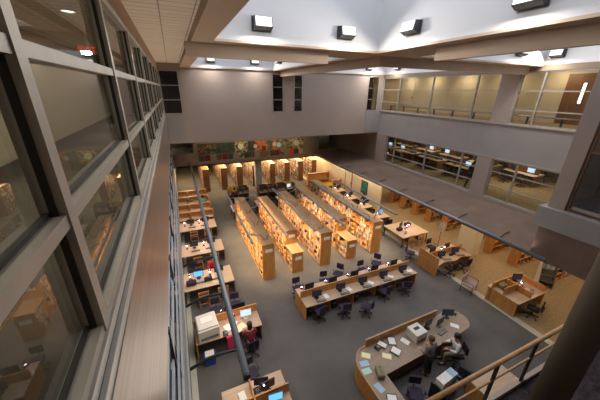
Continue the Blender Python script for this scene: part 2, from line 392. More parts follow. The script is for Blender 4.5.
# sill strips, then metal spandrel
for k, (x1, z0, z1, m) in enumerate(((XL+.04, 7.83, 7.86, 'gasket'), (XL+.058, 7.76, 7.83, 'sill_alu'), (XL+.048, 7.72, 7.76, 'gasket'), (XL+.078, 7.64, 7.72, 'sill_alu'))):
    struct('sill_strip' if k == 0 else 'sill_strip.%03d' % k, bx(XL-.1, x1, -1.2, YF, z0, z1), m)
struct('spandrel_left', bx(XL-.1, XL+.085, -1.2, YF, C2+.05, 7.64), 'panel_metal')
struct('floor_corridor_left', bx(-4.2, XL-.1, -1.2, YF, F3-.3, F3), 'carpet_corridor')
struct('wall_corridor_left', bx(-3.5, -3.3, -1.2, YF, F3, 10.56), 'cream')
# level two glazed wall, left
lw = thing('window_10', '', ''); del lw['label'], lw['category']; lw['kind'] = 'structure'
for k, (z, x) in enumerate(((5.45, -.60), (4.9, -.60), (4.2, -.60), (3.5, -.60), (3.0, -.53))):
    bx(x-.01, x+.025, -1.2, 25, z-.035, z+.035).build('transom', 'rail_blue', lw)
for k in range(11):
    bx(-.73, -.67, .6+2.28*k, .66+2.28*k, C1, C2).build('mullion', 'rail_blue', lw); bx(-.60, -.55, 1.6+2.28*k, 1.66+2.28*k, 4.75, 5.6).build('bracket', 'iron', lw)
bx(-.685, -.675, -1.2, 25, C1+.2, C2).build('pane', 'glass_left', lw)
struct('floor_level_two_left', bx(-6, -.72, -1.2, 31.6, C1, F2-.1), 'carpet_dark')
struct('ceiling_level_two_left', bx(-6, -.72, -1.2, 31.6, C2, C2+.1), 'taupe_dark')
struct('wall_level_two_left', bx(-6.2, -6, -1.2, 31.6, F2-.1, C2), 'taupe')

# ------------------------------------------------------------------ near balcony, column, corner box at the right
struct('floor_balcony', bx(1.6, 14, -1.2, 1.72, F2-.35, F2), 'carpet_dark')
struct('trim_11', bx(1.6, 12.3, 1.72, 1.80, F2-.40, F2+.10), 'taupe')
br_ = thing('balustrade', 'oak-topped balcony railing crossing the lower right corner', 'railing', (0, 1.76, F2))
r = MB(); r.tube([(1.6, 0, 1.22), (12.2, 0, 1.22)], 0.042, 10); r.build('handrail', 'oak_top', br_)
r = MB(); r.tube([(1.6, 0, .76), (12.2, 0, .76)], 0.022, 10); r.build('lower_rail', 'oak_top', br_)
for k in range(9): bx(2.35+1.2*k-.06, 2.35+1.2*k+.06, -.012, .012, 0.10, 1.18).build('post', 'iron', br_)
col = MB(); col.cyl(5.87, 1.27, -0.0, 10.36, 0.245, n=32)
struct('column', col, 'column_shaded')
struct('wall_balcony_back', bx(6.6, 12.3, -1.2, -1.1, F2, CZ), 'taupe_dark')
struct('corner_ledge', bx(12.3, 13.4, -1.2, 5.22, 4.46, 5.23), 'spandrel_grey')
struct('corner_base', bx(12.36, 13.4, -1.2, 5.0, 3.14, 4.46), 'ledge_brown')
struct('corner_return', bx(13.4, XR, 5.0, 5.2, F2, CZ), 'taupe')
struct('pillar_near', bx(12.55, 13.1, 4.55, 5.05, 5.23, CZ), 'taupe')
window_x(11, -1.0, 4.53, 5.25, 10.2, 12.62, [2.2], [7.38], 'oak_dark', 'glass', 0.07)
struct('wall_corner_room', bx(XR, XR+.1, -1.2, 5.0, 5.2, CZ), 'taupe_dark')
struct('floor_corner_room', bx(13.1, XR, -1.2, 5.0, 5.0, 5.2), 'carpet_dark')
hr = thing('stair_handrail', 'pale metal handrail behind the glass at the right edge', 'handrail', (13.5, 3.9, 5.2))
MB().tube([(0, 0, .45), (2.2, .2, 1.25)], .05).build('rail', 'aluminium', hr); bx(-.02, .02, -.02, .02, 0, .45).build('post', 'aluminium', hr); bx(2.1, 2.14, .17, .21, 0, 1.2).build('post', 'aluminium', hr)

# ------------------------------------------------------------------ MURAL
mu = thing('mural', 'long colourful mural of orange, green and gold figures over colour blocks', 'mural', (1.4, 24.97, 3.30))
W = 9.9
segs = [(0, .16, 'mural_green'), (.16, .32, 'mural_dark'), (.32, .44, 'mural_gold'), (.44, .50, 'mural_dark'), (.50, .72, 'mural_orange'), (.72, .86, 'mural_mixed'), (.86, 1.0, 'mural_gold')]
for a, b, m in segs: bx(a*W, b*W, 0, .03, .55, 1.5).build('picture_panel', m, mu)
bc = ['mural_dark', 'maroon', 'olive_cloth', 'mural_green', 'maroon', 'mural_dark', 'olive_cloth', 'mural_gold', 'mural_dark', 'mural_green', 'olive_cloth', 'door_wood', 'mural_gold', 'mural_dark', 'maroon', 'mural_mixed', 'olive_cloth', 'red_cloth', 'mural_dark', 'laminate']
for k, m in enumerate(bc): bx(W*k/len(bc)+.02, W*(k+1)/len(bc)-.02, 0, .03, 0, .5).build('colour_block', m, mu)
for x, z, r, m in ((3.7, 1.08, .26, 'paper_yellow'), (5.05, 1.0, .17, 'cream'), (6.9, 1.1, .2, 'cream'), (7.35, 1.0, .22, 'paper_green'), (9.2, 1.05, .28, 'cream')):
    MB().tube([(x, 0, z), (x, -.012, z)], r, 14).build('painted_figure', m, mu)
w = bx(0, .9, 0, .06, 0, 1.0).build('wall_panel', 'pinkish', None, (-.5, 24.92, 3.0)); w['kind'] = 'structure'

# ------------------------------------------------------------------ lamps in the skylight wells
def mk_floodlight():
    t = thing('floodlight', 'x', 'light')
    bx(-.28, .28, 0, .03, -.2, .17).build('backplate', 'grey_plastic', t)
    b = MB(); b.prism([(0, -.14), (-.10, -.17), (-.26, -.1), (-.20, .14), (0, .15)], -.25, .25, axis='x'); b.build('housing', 'iron', t)
    Mx = Matrix.Rotation(math.radians(-14), 3, 'X')
    MB().rbox((0, -.245, .02), (.44, .03, .22), Mx).build('lens', 'lens_white', t)
    return t
FL = Proto(mk_floodlight)
for x, y, rz, lab in ((2.5, Y1a, 0, 'white-lensed flood lamp, left one on the near skylight wall facing the viewer'),
                      (5.15, Y1a, 0, 'white-lensed flood lamp nearest the inner corner of the big skylight'),
                      (X1a, 6.9, -PI/2, 'white-lensed flood lamp on the side wall just right of the skylight corner'),
                      (X1a, 3.9, -PI/2, 'white-lensed flood lamp at the top edge, upper right'),
                      (2.45, Y1b, 0, 'small flood lamp at left under the long left beam'),
                      (5.2, Y1b, 0, 'small flood lamp above the paired dark windows, left of them'),
                      (X1a, 17.9, -PI/2, 'tiny edge-on flood lamp in the far left skylight corner'),
                      (14.2, Y1b, 0, 'tiny flood lamp over the far right corner window'),
                      (13.9, Y1a, 0, 'small flood lamp seen above the right window wall, left of the angled one'),
                      (X1b, 7.95, -PI/2, 'angled flood lamp above the right window wall'),
                      (X1b, 18.0, -PI/2, 'tiny flood lamp right of the far right corner')):
    FL((x, y, H+1.65), rz, lab, 'flood lamps in the skylight wells')

# ------------------------------------------------------------------ long light tubes
def arm(parent, p0, p1, rise, r=.035, m='iron'):
    a, b = Vector(p0), Vector(p1); pts = []
    for k in range(9):
        t = k/8; q = a.lerp(b, t); q.z += rise*math.sin(PI*t); pts.append(q)
    MB().tube(pts, r, 8).build('arm', m, parent)
t = thing('tube_light', 'thick steel tube hung off the left wall, ending above the near desks', 'light', (.68, 4.35, 3.25))
MB().tube([(0, 0, 0), (-.04, 20.6, 0)], .085, 16).build('tube', 'tube_metal', t)
MB().tube([(0, -.06, 0), (0, 0, 0)], .075, 16).build('end_cap', 'iron', t)
for k in range(3): arm(t, (-1.16, .85+2.2*k, -.25), (-.02, .75+2.2*k, -.02), .10, .04)
t = thing('tube_light', 'long blue-grey tube along the edge of the brown ledge', 'light', (12.33, 4.45, 3.25))
MB().tube([(0, 0, 0), (0, 20.4, 0)], .065, 16).build('tube', 'tube_metal', t)
for k in range(9): arm(t, (.95, 1.9+2.1*k, .06), (.02, 1.75+2.1*k, .03), .07, .03, 'ledge_brown')
TX = [2.5, 4.2, 5.7, 7.4, 9.05, 10.95]
tn = ['left side of the first bookcase row', 'right side of the first bookcase row', 'left side of the third bookcase row', 'right side of the third bookcase row', 'left side of the fifth bookcase row', 'right side of the fifth bookcase row']
for i, x in enumerate(TX):
    t = thing('tube_light', 'blue-grey tube light above the '+tn[i], 'light', (x, 10.95, 2.6), 0, 'tube lights over the bookcases')
    MB().tube([(0, 0, 0), (0, 6.9, 0)], .06, 12).build('tube', 'tube_metal', t)
    s = 1 if i % 2 == 0 else -1
    for k in range(4):
        y = .9+1.75*k
        pts = [(0, y, -.02), (s*.30, y, -.02), (s*.42, y, -.14), (s*.60, y+.05, -.16), (s*.72, y+.05, -.30), (s*.80, y+.05, -.52)]
        MB().tube(pts, .028, 8).build('arm', 'tube_metal', t)

# ------------------------------------------------------------------ BOOKCASES
DIV = .035
def bookcase(x0, x1, y0, y1, h, label, name='bookcase', nb=None, ns=6, group=None, em='oak', top='oak_top', sign=True, axis='y'):
    # double sided range running along y (axis y) or along x
    L = (y1-y0) if axis == 'y' else (x1-x0); w = (x1-x0) if axis == 'y' else (y1-y0)
    t = thing(name, label, 'bookcase', (x0, y0, 0), 0, group)
    def B(u0, u1, v0, v1, z0, z1):     # u across, v along
        return bx(u0, u1, v0, v1, z0, z1) if axis == 'y' else bx(v0, v1, u0, u1, z0, z1)
    nb = nb or max(1, round(L/.92))
    B(-.01, w+.01, 0, .05, 0, h).build('end_panel', em, t); B(-.01, w+.01, L-.05, L, 0, h).build('end_panel', em, t)
    B(-.03, w+.03, -.02, L+.02, h, h+.04).build('top_board', top, t)
    B(w/2-.012, w/2+.012, .05, L-.05, .08, h).build('back_panel', em, t)
    for k in range(1, nb): B(.0, w, L*k/nb-.018, L*k/nb+.018, .08, h).build('upright', em, t)
    for k in range(ns): B(.0, w, .05, L-.05, .08+k*(h-.1)/ns-.02, .08+k*(h-.1)/ns+.01).build('shelf', em, t)
    if sign:
        if axis == 'y': bx(w*.25, w*.85, -.015, 0, h-.42, h-.24).build('label_plate', 'paper', t)
    return t
ROWS = [(3.05, 3.67, 11.4, 18.3), (4.66, 5.28, 12.35, 17.9), (6.33, 6.97, 11.4, 18.4), (8.04, 8.68, 12.6, 18.9), (9.76, 10.42, 11.4, 20.2)]
HR = 2.05
for i, (x0, x1, y0, y1) in enumerate(ROWS):
    bookcase(x0, x1, y0, y1, HR, 'tall oak double-sided bookcase, %s row from the left' % ORD[i], group='main bookcase rows')
bookcase(4.66, 5.28, 11.4, 12.33, 1.2, 'low oak bookcase stub at the near end of the second row', ns=3, group='low bookcase stubs')
bookcase(8.04, 8.68, 11.4, 12.58, 1.2, 'low oak bookcase stub at the near end of the fourth row', ns=3, group='low bookcase stubs')
# books: candidates (x, y, z, width, height, facing sign, along axis)
CAND = []
def fill(x0, x1, y0, y1, h, ns, faces, dens, axis='y', step=None, lo=0, bright=False):
    L0, L1 = (y0, y1) if axis == 'y' else (x0, x1)
    w = (x1-x0) if axis == 'y' else (y1-y0)
    for k in range(lo, ns):
        z = .09+k*(h-.1)/ns+.002
        for s in faces:
            v = L0+.08
            while v < L1-.12:
                if random.random() > dens: v += random.uniform(.1, .35); continue
                n = random.randint(4, 14)
                for _ in range(n):
                    th = random.uniform(.022, .05)*(step or 1)
                    if v+th > L1-.1: break
                    # skip uprights
                    nb = max(1, round((L1-L0)/.92)); q = ((v-L0)/(L1-L0)*nb) % 1
                    if q < .04: v += .05
                    bh = random.uniform(.19, min(.29, (h-.1)/ns-.05)); c = random.choices(range(10), [3, 2.5, 1.6, 1.2, 1, .8, 1.2, 1.4, 1.2, 1])[0]
                    dp = random.uniform(.16, .22)
                    if axis == 'y': xx = (x0+.02+dp/2) if s < 0 else (x1-.02-dp/2); CAND.append((xx, v+th/2, z, dp, th-.003, bh, c))
                    else: yy = (y0+.02+dp/2) if s < 0 else (y1-.02-dp/2); CAND.append((v+th/2, yy, z, th-.003, dp, bh, c))
                    v += th
                v += random.choice([0, .02, .1, .2])
dens = [.30, .55, .75, .6, .75]
for i, (x0, x1, y0, y1) in enumerate(ROWS): fill(x0, x1, y0, y1, HR, 6, (-1, 1), dens[i])
fill(4.66, 5.28, 11.4, 12.33, 1.2, 3, (-1, 1), .8); fill(8.04, 8.68, 11.4, 12.58, 1.2, 3, (-1, 1), .8)
n_main = len(CAND)
# far stacks
FX = [1.65, 3.3, 4.8, 6.35, 8.2, 9.8, 11.35, 12.95]
for i, x in enumerate(FX):
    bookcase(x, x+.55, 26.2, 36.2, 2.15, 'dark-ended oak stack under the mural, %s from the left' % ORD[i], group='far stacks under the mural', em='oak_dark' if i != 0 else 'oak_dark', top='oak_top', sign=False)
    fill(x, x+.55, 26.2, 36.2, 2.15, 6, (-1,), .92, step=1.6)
# side stacks under the ledge, running away to the right
SY = [5.45, 7.05, 8.5, 9.95, 11.75, 13.2, 14.6, 15.95, 17.3]
SN = ['nearest the viewer, beside the magazine rack', 'second from the near end', 'just right of the cream pillar', 'behind the cream pillar', 'just left of the cream pillar', 'second left of the cream pillar', 'third left of the cream pillar', 'fourth left of the cream pillar', 'beside the cream wall end']
for i, y in enumerate(SY):
    bookcase(16.6, 19.6, y, y+.5, 1.95, 'oak stack under the brown ledge, '+SN[i], group='stacks under the ledge', axis='x', sign=False, ns=5, nb=3)
    fill(16.6, 19.6, y, y+.5, 1.95, 5, (-1,), .22, axis='x')
# books: 300 largest in view are individuals
def vis(b):
    i = 0
    P = Vector(b[:3])+Vector((0, 0, b[5]/2)); d = P.length if False else (P-Vector((0, 0, H))).length
    return -b[5]*max(b[3], b[4])/(d*d)
BN = ['cream', 'beige', 'black', 'dark red', 'navy', 'dark green', 'orange', 'mustard', 'brown', 'grey']
front = [b for b in CAND[:n_main] if any(abs(b[0]-(r_[0]+.12)) < .06 for r_ in ROWS)]
rest0 = [b for b in CAND if b not in set(front)] if False else None
fs = set(id(b) for b in front)
front.sort(key=lambda b: (b[1]-.0)*1.0-b[2]*.8+(0 if b[1] < 13 else 10))
indiv = front[:300]; iid = set(id(b) for b in indiv)
meshes = {}
for b in indiv:
    c = b[6]
    if c not in meshes:
        mb = MB(); mb.box(-.5, .5, -.5, .5, 0, 1)
        o = mb.build('book', 'book%d' % c); meshes[c] = o.data; first = o
    else:
        o = bpy.data.objects.new('book', meshes[c]); COL.objects.link(o)
    o.location = b[:3]; o.scale = (b[3], b[4], b[5])
    row = min(range(5), key=lambda q: abs(ROWS[q][0]+.12-b[0])); stub = row in (1, 3) and b[1] < ROWS[row][2]
    lv = int((b[2]-.09)/((1.1/3) if stub else (HR-.1)/6)+.1)
    wh = '%s shelf from floor, %s %s' % (ORD[lv], 'low stub before the' if stub else 'near end of the', ORD[row]+' bookcase row')
    tag(o, '%s book, %s' % (BN[c], wh), 'book', '%s books, %s' % (BN[c], wh))
sb = MB()
for b in CAND:
    if id(b) in iid: continue
    x, y, z, a, t_, h, c = b; sb.box(x-a/2, x+a/2, y-t_/2, y+t_/2, z, z+h, c)
o = sb.build('books', ['book%d' % i for i in range(10)]); tag(o, 'remaining books filling the oak bookcase rows and far stacks', 'books'); o['kind'] = 'stuff'

# ------------------------------------------------------------------ FURNITURE PROTOTYPES
def mk_office_chair(fab='purple_fabric'):
    t = thing('office_chair', 'x', 'chair')
    MB().cushion(-.22, .22, -.21, .22, .42, .49, .035).build('seat', fab, t)
    b = MB().cushion(-.19, .19, -.29, -.23, .58, .90, .03).build('backrest', fab, t)
    MB().tube([(0, -.1, .42), (0, -.30, .44), (0, -.32, .60), (0, -.30, .75)], .02, 8).build('back_bracket', 'black_plastic', t)
    for s in (-1, 1):
        MB().tube([(s*.18, .0, .42), (s*.25, 0, .44), (s*.26, 0, .62), (s*.25, -.12, .63), (s*.25, .12, .63)], .016, 8).build('armrest', 'black_plastic', t)
    MB().cyl(0, 0, .12, .43, .03).build('column', 'black_plastic', t)
    for k in range(5):
        a = 2*PI*k/5+.3; c, s = math.cos(a), math.sin(a)
        g = MB().tube([(0, 0, .13), (c*.27, s*.27, .075)], [.03, .018], 8).build('foot', 'black_plastic', t)
        MB().tube([(c*.27-s*.02, s*.27+c*.02, .031), (c*.27+s*.02, s*.27-c*.02, .031)], .03, 10).build('caster', 'black_plastic', g)
    return t
def mk_wood_chair():
    t = thing('wooden_chair', 'x', 'chair')
    MB().cushion(-.22, .22, -.2, .22, .42, .47, .02).build('seat', 'purple_fabric', t)
    for x, y, h in ((-.21, -.21, .88), (.21, -.21, .88), (-.21, .2, .42), (.21, .2, .42)): bx(x-.02, x+.02, y-.02, y+.02, 0, h).build('leg', 'oak', t)
    MB().box(-.19, .19, -.22, -.2, .78, .88).box(-.19, .19, -.22, -.2, .6, .68).box(-.19, .19, -.22, -.2, .5, .54).build('backrest', 'oak', t)
    MB().box(-.19, .19, -.22, -.2, .2, .24).box(-.19, .19, .19, .21, .2, .24).build('stretcher', 'oak', t)
    return t
def mk_monitor(scr='screen_dark', body='black_plastic'):
    t = thing('monitor', 'x', 'monitor')      # screen faces -y
    MB().cushion(-.22, .22, 0, .04, .12, .44, .012).build('casing', body, t)
    bx(-.20, .20, -.006, 0, .145, .42).build('screen', scr, t)
    bx(-.02, .02, .03, .07, .02, .25).build('stand', body, t)
    MB().cyl(0, .05, 0, .02, .11).build('foot', body, t)
    return t
def mk_keyboard():
    t = thing('keyboard', 'x', 'keyboard')
    bx(-.22, .22, -.07, .07, 0, .022).build('tray', 'black_plastic', t); bx(-.205, .205, -.055, .055, .022, .03).build('keys', 'grey_plastic', t)
    return t
def mk_lamp():
    t = thing('desk_lamp', 'x', 'lamp')
    MB().cyl(0, 0, 0, .02, .07).build('base', 'iron', t)
    MB().tube([(0, 0, .02), (0, .02, .25), (0, -.06, .34)], .009, 6).build('stem', 'iron', t)
    MB().tube([(0, -.06, .37), (0, -.07, .29)], [.03, .07], 12, cap=False).build('shade', 'iron', t)
    MB().ball((0, -.07, .30), .055).build('bulb', 'bulb_pink', t)
    return t
def mk_phone():
    t = thing('telephone', 'x', 'telephone')
    MB().prism([(-.1, 0), (.1, 0), (.1, .07), (-.1, .03)], -.09, .09, axis='x').build('body', 'black_plastic', t)
    MB().tube([(-.06, -.09, .06), (-.06, -.05, .085), (-.06, .05, .095), (-.06, .09, .08)], .018, 8).build('handset', 'black_plastic', t)
    bx(-.01, .08, -.05, .05, .06, .068).build('keypad', 'grey_plastic', t)
    return t
def mk_computer():
    t = thing('computer_tower', 'x', 'computer'); bx(-.09, .09, -.2, .2, 0, .4).build('case', 'black_plastic', t); bx(-.07, .07, -.206, -.2, .25, .36).build('drive_front', 'grey_plastic', t); return t
MOG = Proto(lambda: mk_monitor('screen_dark', 'grey_plastic'))
CH, DCH, WC = Proto(mk_office_chair), Proto(lambda: mk_office_chair('dark_fabric')), Proto(mk_wood_chair)
MO, MOB, MOP = Proto(mk_monitor), Proto(lambda: mk_monitor('screen_blue')), Proto(lambda: mk_monitor('screen_pale', 'white_plastic'))
KB, LP, PH, PC = Proto(mk_keyboard), Proto(mk_lamp), Proto(mk_phone), Proto(mk_computer)
def paper(x, y, z, rz, m, label, sz=(.21, .30), group=None, h=.006, name='paper_sheet', cat='paper'):
    o = bx(-sz[0]/2, sz[0]/2, -sz[1]/2, sz[1]/2, 0, h).build(name, m, None, (x, y, z)); o.rotation_euler.z = rz
    return tag(o, label, cat, group)

def desk(name, label, x0, x1, y0, y1, h=.75, top='laminate', em='oak', divs=(), ends=True, modesty=True, legs=0, nsup=0, group=None, hd=1.1, ydivs=(), cat='desk', loc=None, wavy=False):
    t = thing(name, label, cat, (x0, y0, 0), 0, group); a, b = x1-x0, y1-y0
    if wavy:
        n = 24; pts = [(a*k/n, -.06*math.cos(4*PI*k/n)+.06) for k in range(n+1)]+[(a, b), (0, b)]
        MB().prism(pts, h-.035, h).build('desktop', top, t)
    else:
        MB().cushion(0, a, 0, b, h-.035, h, .012).build('desktop', top, t)
    if ends:
        for x in (.0, a-.035): bx(x, x+.035, .05, b-.05, 0, h-.035).build('end_panel', em, t)
    for yd in divs:
        bx(.0, a, yd-y0-.02, yd-y0+.02, 0.1 if modesty else h, hd).build('divider', em, t)
    for (xd, c, d) in ydivs: bx(xd-x0-.015, xd-x0+.015, c-y0, d-y0, h, hd).build('side_divider', em, t)
    for k in range(1, nsup): bx(a*k/nsup-.017, a*k/nsup+.017, .12, b-.12, 0, h-.035).build('support_panel', em, t)
    if legs:
        for x in (.06, a-.06):
            for y in (.08, b-.08): MB().cyl(x, y, 0, h-.035, .03, n=10).build('leg', 'black_plastic', t)
    return t

# ------------------------------------------------------------------ LONG COMPUTER DESK
desk('computer_desk', 'long double-sided computer desk with oak spine in mid floor', 3.95, 10.1, 8.1, 9.35, top='laminate', divs=(8.72,), nsup=5)
sides = 'first from the left,second from the left,middle,second from the right,rightmost'.split(',')
for k in range(5):
    x = 4.6+1.2*k; w = sides[k]
    paper(x+.45, 8.4, .75, .3*k, 'paper', 'white sheet on the near side of the long desk, '+w, (.2, .27), 'long desk sheets')
    MO((x, 8.42, .75), -.15, 'black monitor on the near side of the long desk, '+w, 'long desk monitors')
    KB((x+.12, 8.22, .75), -.1, 'black keyboard on the near side of the long desk, '+w, 'long desk keyboards')
    MO((x-.1, 9.0, .75), PI, 'black monitor on the far side of the long desk, '+w, 'long desk monitors')
    KB((x-.1, 9.22, .75), PI, 'black keyboard on the far side of the long desk, '+w, 'long desk keyboards')
    LP((x-.5, 8.9, .75), PI, 'pink-glowing desk lamp behind the long desk spine, '+w, 'long desk lamps')
    PC((x-.35, 8.5, 0), 0, 'black computer tower under the long desk, '+w, 'long desk computers')
for k, (x, y, rz) in enumerate(((4.55, 8.0, .1), (5.65, 7.75, -.25), (6.55, 7.45, .7), (7.95, 7.95, .15), (9.15, 7.85, -.5))):
    CH((x, y, 0), rz, 'purple swivel chair on the near side of the long desk, '+sides[k], 'long desk chairs')
for k, (x, y, rz) in enumerate(((4.25, 9.68, PI), (5.65, 9.62, PI-.2), (6.6, 9.95, 2.2), (7.95, 9.68, PI), (9.0, 9.95, PI-.9))):
    CH((x, y, 0), rz, 'purple swivel chair on the far side of the long desk, '+sides[k], 'long desk chairs')
paper(6.95, 8.55, .75, .2, 'paper_yellow', 'pale note standing mid desk between two monitors', (.15, .2), name='note_card')

# ------------------------------------------------------------------ RECEPTION DESK (J shape)
def arc(cx, cy, r, a0, a1, n=10): return [(cx+r*math.cos(math.radians(a0+(a1-a0)*k/n)), cy+r*math.sin(math.radians(a0+(a1-a0)*k/n))) for k in range(n+1)]
rd = thing('reception_desk', 'J-shaped oak reception desk with raised outer edge and rounded end', 'desk', (0, 0, 0))
outer = [(4.42, 2.0), (4.40, 4.78), (4.42, 5.0), (4.50, 5.22), (4.64, 5.41), (4.84, 5.53), (5.10, 5.57), (8.56, 5.63)]+[(9.15+.54*math.cos(math.radians(q)), 5.22+.52*math.sin(math.radians(q))) for q in range(108, -75, -15)]
inner = [(8.6, 4.64), (5.10, 4.45), (5.06, 2.0)]
MB().prism(outer+inner, .71, .75).build('counter_top', 'laminate_brown', rd)
def strip(pts, t, z0, z1, mb):
    n = len(pts); off = []
    for i, p in enumerate(pts):
        a = Vector(pts[max(i-1, 0)]); b = Vector(pts[min(i+1, n-1)]); d = (b-a).normalized(); off.append((p[0]-d.y*t, p[1]+d.x*t))
    return mb.prism(list(pts)+off[::-1], z0, z1)
strip(outer[:7], .03, 0, .77, MB()).build('front_panel', 'oak', rd)
strip(outer[6:8], .035, 0, 1.05, MB()).build('raised_panel', 'oak', rd)
strip([(5.08, 5.56), (8.58, 5.62)], .06, 1.05, 1.075, MB()).build('cap_rail', 'oak_top', rd)
strip(outer[:7], .05, .77, .785, MB()).build('cap_rail', 'oak_top', rd)
strip([(8.5, 4.78), (5.16, 4.60)], .03, 0, .70, MB()).build('inner_panel', 'oak_dark', rd)
MB().box(4.98, 5.01, 2.1, 4.5, 0, .7).build('inner_panel', 'oak_dark', rd)
MB().cyl(9.3, 5.15, 0, .71, .22).build('end_support', 'oak', rd)
# on the reception desk
pr = thing('printer', 'boxy white printer on the reception counter', 'printer', (7.08, 5.2, .75), .05)
MB().cushion(-.27, .27, -.25, .25, 0, .38, .03).build('body', 'white_plastic', pr)
bx(-.12, .12, -.02, .1, .378, .386).build('output_slot', 'black_plastic', pr); bx(-.22, .22, -.262, -.25, .06, .16).build('paper_tray', 'grey_plastic', pr)
MO((7.8, 5.3, .75), .2, 'dark flat monitor right of the white printer'); MOG((8.3, 5.2, .75), .15, 'grey flat monitor right of the standing person')
MO((8.93, 5.4, .75), -.45, 'black laptop-like monitor on the rounded desk end')
KB((8.17, 4.95, .75), .15, 'dark keyboard before the standing person')
PH((9.4, 5.45, .75), .4, 'dark telephone on the rounded end of reception'); PH((5.45, 5.35, .75), .3, 'dark telephone near the left bend of reception')
for i, (x, y, rz, m, lab) in enumerate(((4.9, 5.28, .9, 'paper_yellow', 'pale yellow sheet on the left bend of reception'), (4.67, 5.05, 1.4, 'paper_blue', 'pale blue sheet on the left bend of reception'), (4.58, 4.8, 1.5, 'paper_green', 'pale green sheet below the blue one'),
      (5.55, 4.98, .9, 'paper_yellow', 'cream sheet lying on the counter left of the tray'), (8.88, 5.0, .7, 'paper', 'white sheet near the rounded desk end'), (6.57, 5.2, .4, 'paper', 'white sheet left of the white printer'), (4.62, 4.2, .2, 'paper_blue', 'grey-blue sheet on the left wing below the green bag'))):
    paper(x, y, .75, rz, m, lab, (.20, .30), 'sheets on the reception counter')
for i, (x, y, w, lab) in enumerate(((5.95, 5.0, .3, 'white wire document tray on the reception counter'), (6.1, 5.38, .28, 'grey document tray against the raised edge'), (5.68, 5.4, .24, 'small pale tray near the left bend against the raised edge'), (4.72, 3.75, .3, 'white document tray on the near left wing'))):
    t = thing('document_tray', lab, 'tray', (x, y, .75), .5*(-1)**i); bx(-w/2, w/2, -.16, .16, 0, .02).build('base', 'grey_plastic', t)
    MB().box(-w/2, -w/2+.01, -.16, .16, .02, .07).box(w/2-.01, w/2, -.16, .16, .02, .07).box(-w/2, w/2, .15, .16, .02, .07).build('rim', 'grey_plastic', t)
    bx(-w/2+.02, w/2-.02, -.15, .14, .02, .05).build('papers', 'paper', t)
def bag(x, y, z, label, m, sc=1, rz=0):
    t = thing('bag', label, 'bag', (x, y, z), rz); MB().cushion(-.2*sc, .2*sc, -.12*sc, .12*sc, 0, .2*sc, .06*sc).build('body', m, t)
    MB().tube([(-.1*sc, 0, .19*sc), (-.07*sc, 0, .30*sc), (.07*sc, 0, .30*sc), (.1*sc, 0, .19*sc)], .012, 6).build('handle', m, t); return t
bag(4.9, 4.55, .75, 'olive soft bag on the left wing of reception', 'olive_cloth', 1, 1.2)
# vertical magazine rest
t = thing('tape_dispenser', 'small dark tape dispenser beside the green sheet', 'stationery', (4.75, 3.25, .75), 1.3); bx(-.1, .1, -.03, .03, 0, .03).build('base', 'iron', t); MB().tube([(-.02, -.012, .05), (-.02, .012, .05)], .035, 14).build('roll', 'grey_plastic', t)

# book truck and chairs behind reception
t = thing('book_truck', 'black book cart with white binders behind reception', 'cart', (6.75, 3.58, 0), .12)
for k, z in enumerate((.12, .38, .62)): bx(-.45, .45, -.2, .2, z, z+.03).build('shelf', 'black_plastic', t)
for s in (-1, 1):
    bx(s*.45-.02, s*.45+.02, -.2, .2, .1, .74).build('side_panel', 'black_plastic', t)
    for q in (-1, 1): MB().tube([(s*.4, q*.15-.015, .05), (s*.4, q*.15+.015, .05)], .05, 12).build('caster', 'black_plastic', t)
ct, st = math.cos(.12), math.sin(.12)
for k in range(11):
    u = -.36+.068*k; m = 'paper' if k < 7 else 'paper_blue'
    o = bx(-.028, .028, -.13, .13, 0, .28).build('binder', m, None, (6.75+u*ct, 3.58+u*st, .65)); o.rotation_euler.z = .12
    tag(o, 'white binder on top of the black book cart' if k < 7 else 'pale blue binder at the right end of the black book cart', 'binder', 'white binders on the cart' if k < 7 else 'blue binders on the cart')
CH((5.7, 3.75, 0), 2.6, 'purple armchair left of the black book cart'); CH((5.5, 2.7, 0), .5, 'purple armchair at the bottom edge inside reception')
CH((7.75, 3.6, 0), -1.2, 'purple chair half hidden right of the book cart')

# ------------------------------------------------------------------ LEFT DESKS
desk('work_desk', 'double-sided desk at the bottom edge with an oak cross divider', .14, 2.02, 4.55, 5.95, divs=(5.22,), ydivs=((.98, 4.6, 5.9),), nsup=2)
MO((1.45, 5.48, .75), PI+.1, 'black monitor turned away on the bottom edge desk'); MOB((1.55, 5.02, .75), -.1, 'blue-screened monitor at the bottom edge desk')
PH((1.12, 5.55, .75), .2, 'black telephone on the bottom edge desk'); LP((1.32, 5.36, .75), PI, 'pinkish lamp behind the bottom edge divider')
paper(.7, 5.5, .75, .1, 'paper', 'white folder stack on the bottom edge desk', (.2, .4), h=.06, name='folder_stack')
MO((1.3, 5.65, .75), PI-.3, 'dark small screen beside the bottom desk telephone')
CH((1.15, 6.4, 0), PI+.2, 'purple chair tucked behind the bottom edge desk')
desk('work_desk', 'double-sided desk carrying the big white copier', -.42, 2.0, 7.95, 9.2, divs=(8.78,), nsup=2, em='oak')
cp = thing('copier', 'large off-white copier with raised lid on the left desk', 'copier', (.04, 8.40, .75), .08)
MB().cushion(-.37, .37, -.42, .42, 0, .5, .03).build('body', 'white_plastic', cp)
MB().cushion(-.34, .34, -.36, .38, .5, .56, .02).build('lid', 'white_plastic', cp)
bx(-.2, .2, -.1, .2, .56, .575).build('document_feeder', 'paper', cp); bx(-.3, .3, -.43, -.42, .08, .2).build('paper_drawer', 'grey_plastic', cp)
MOP((1.5, 8.5, .75), -.1, 'pale blue-screened monitor in front of the person in maroon')
MO((.95, 9.0, .75), PI, 'dark monitor behind the oak divider, right of the copier'); MO((1.35, 9.0, .75), PI, 'dark monitor behind the divider near its right end')
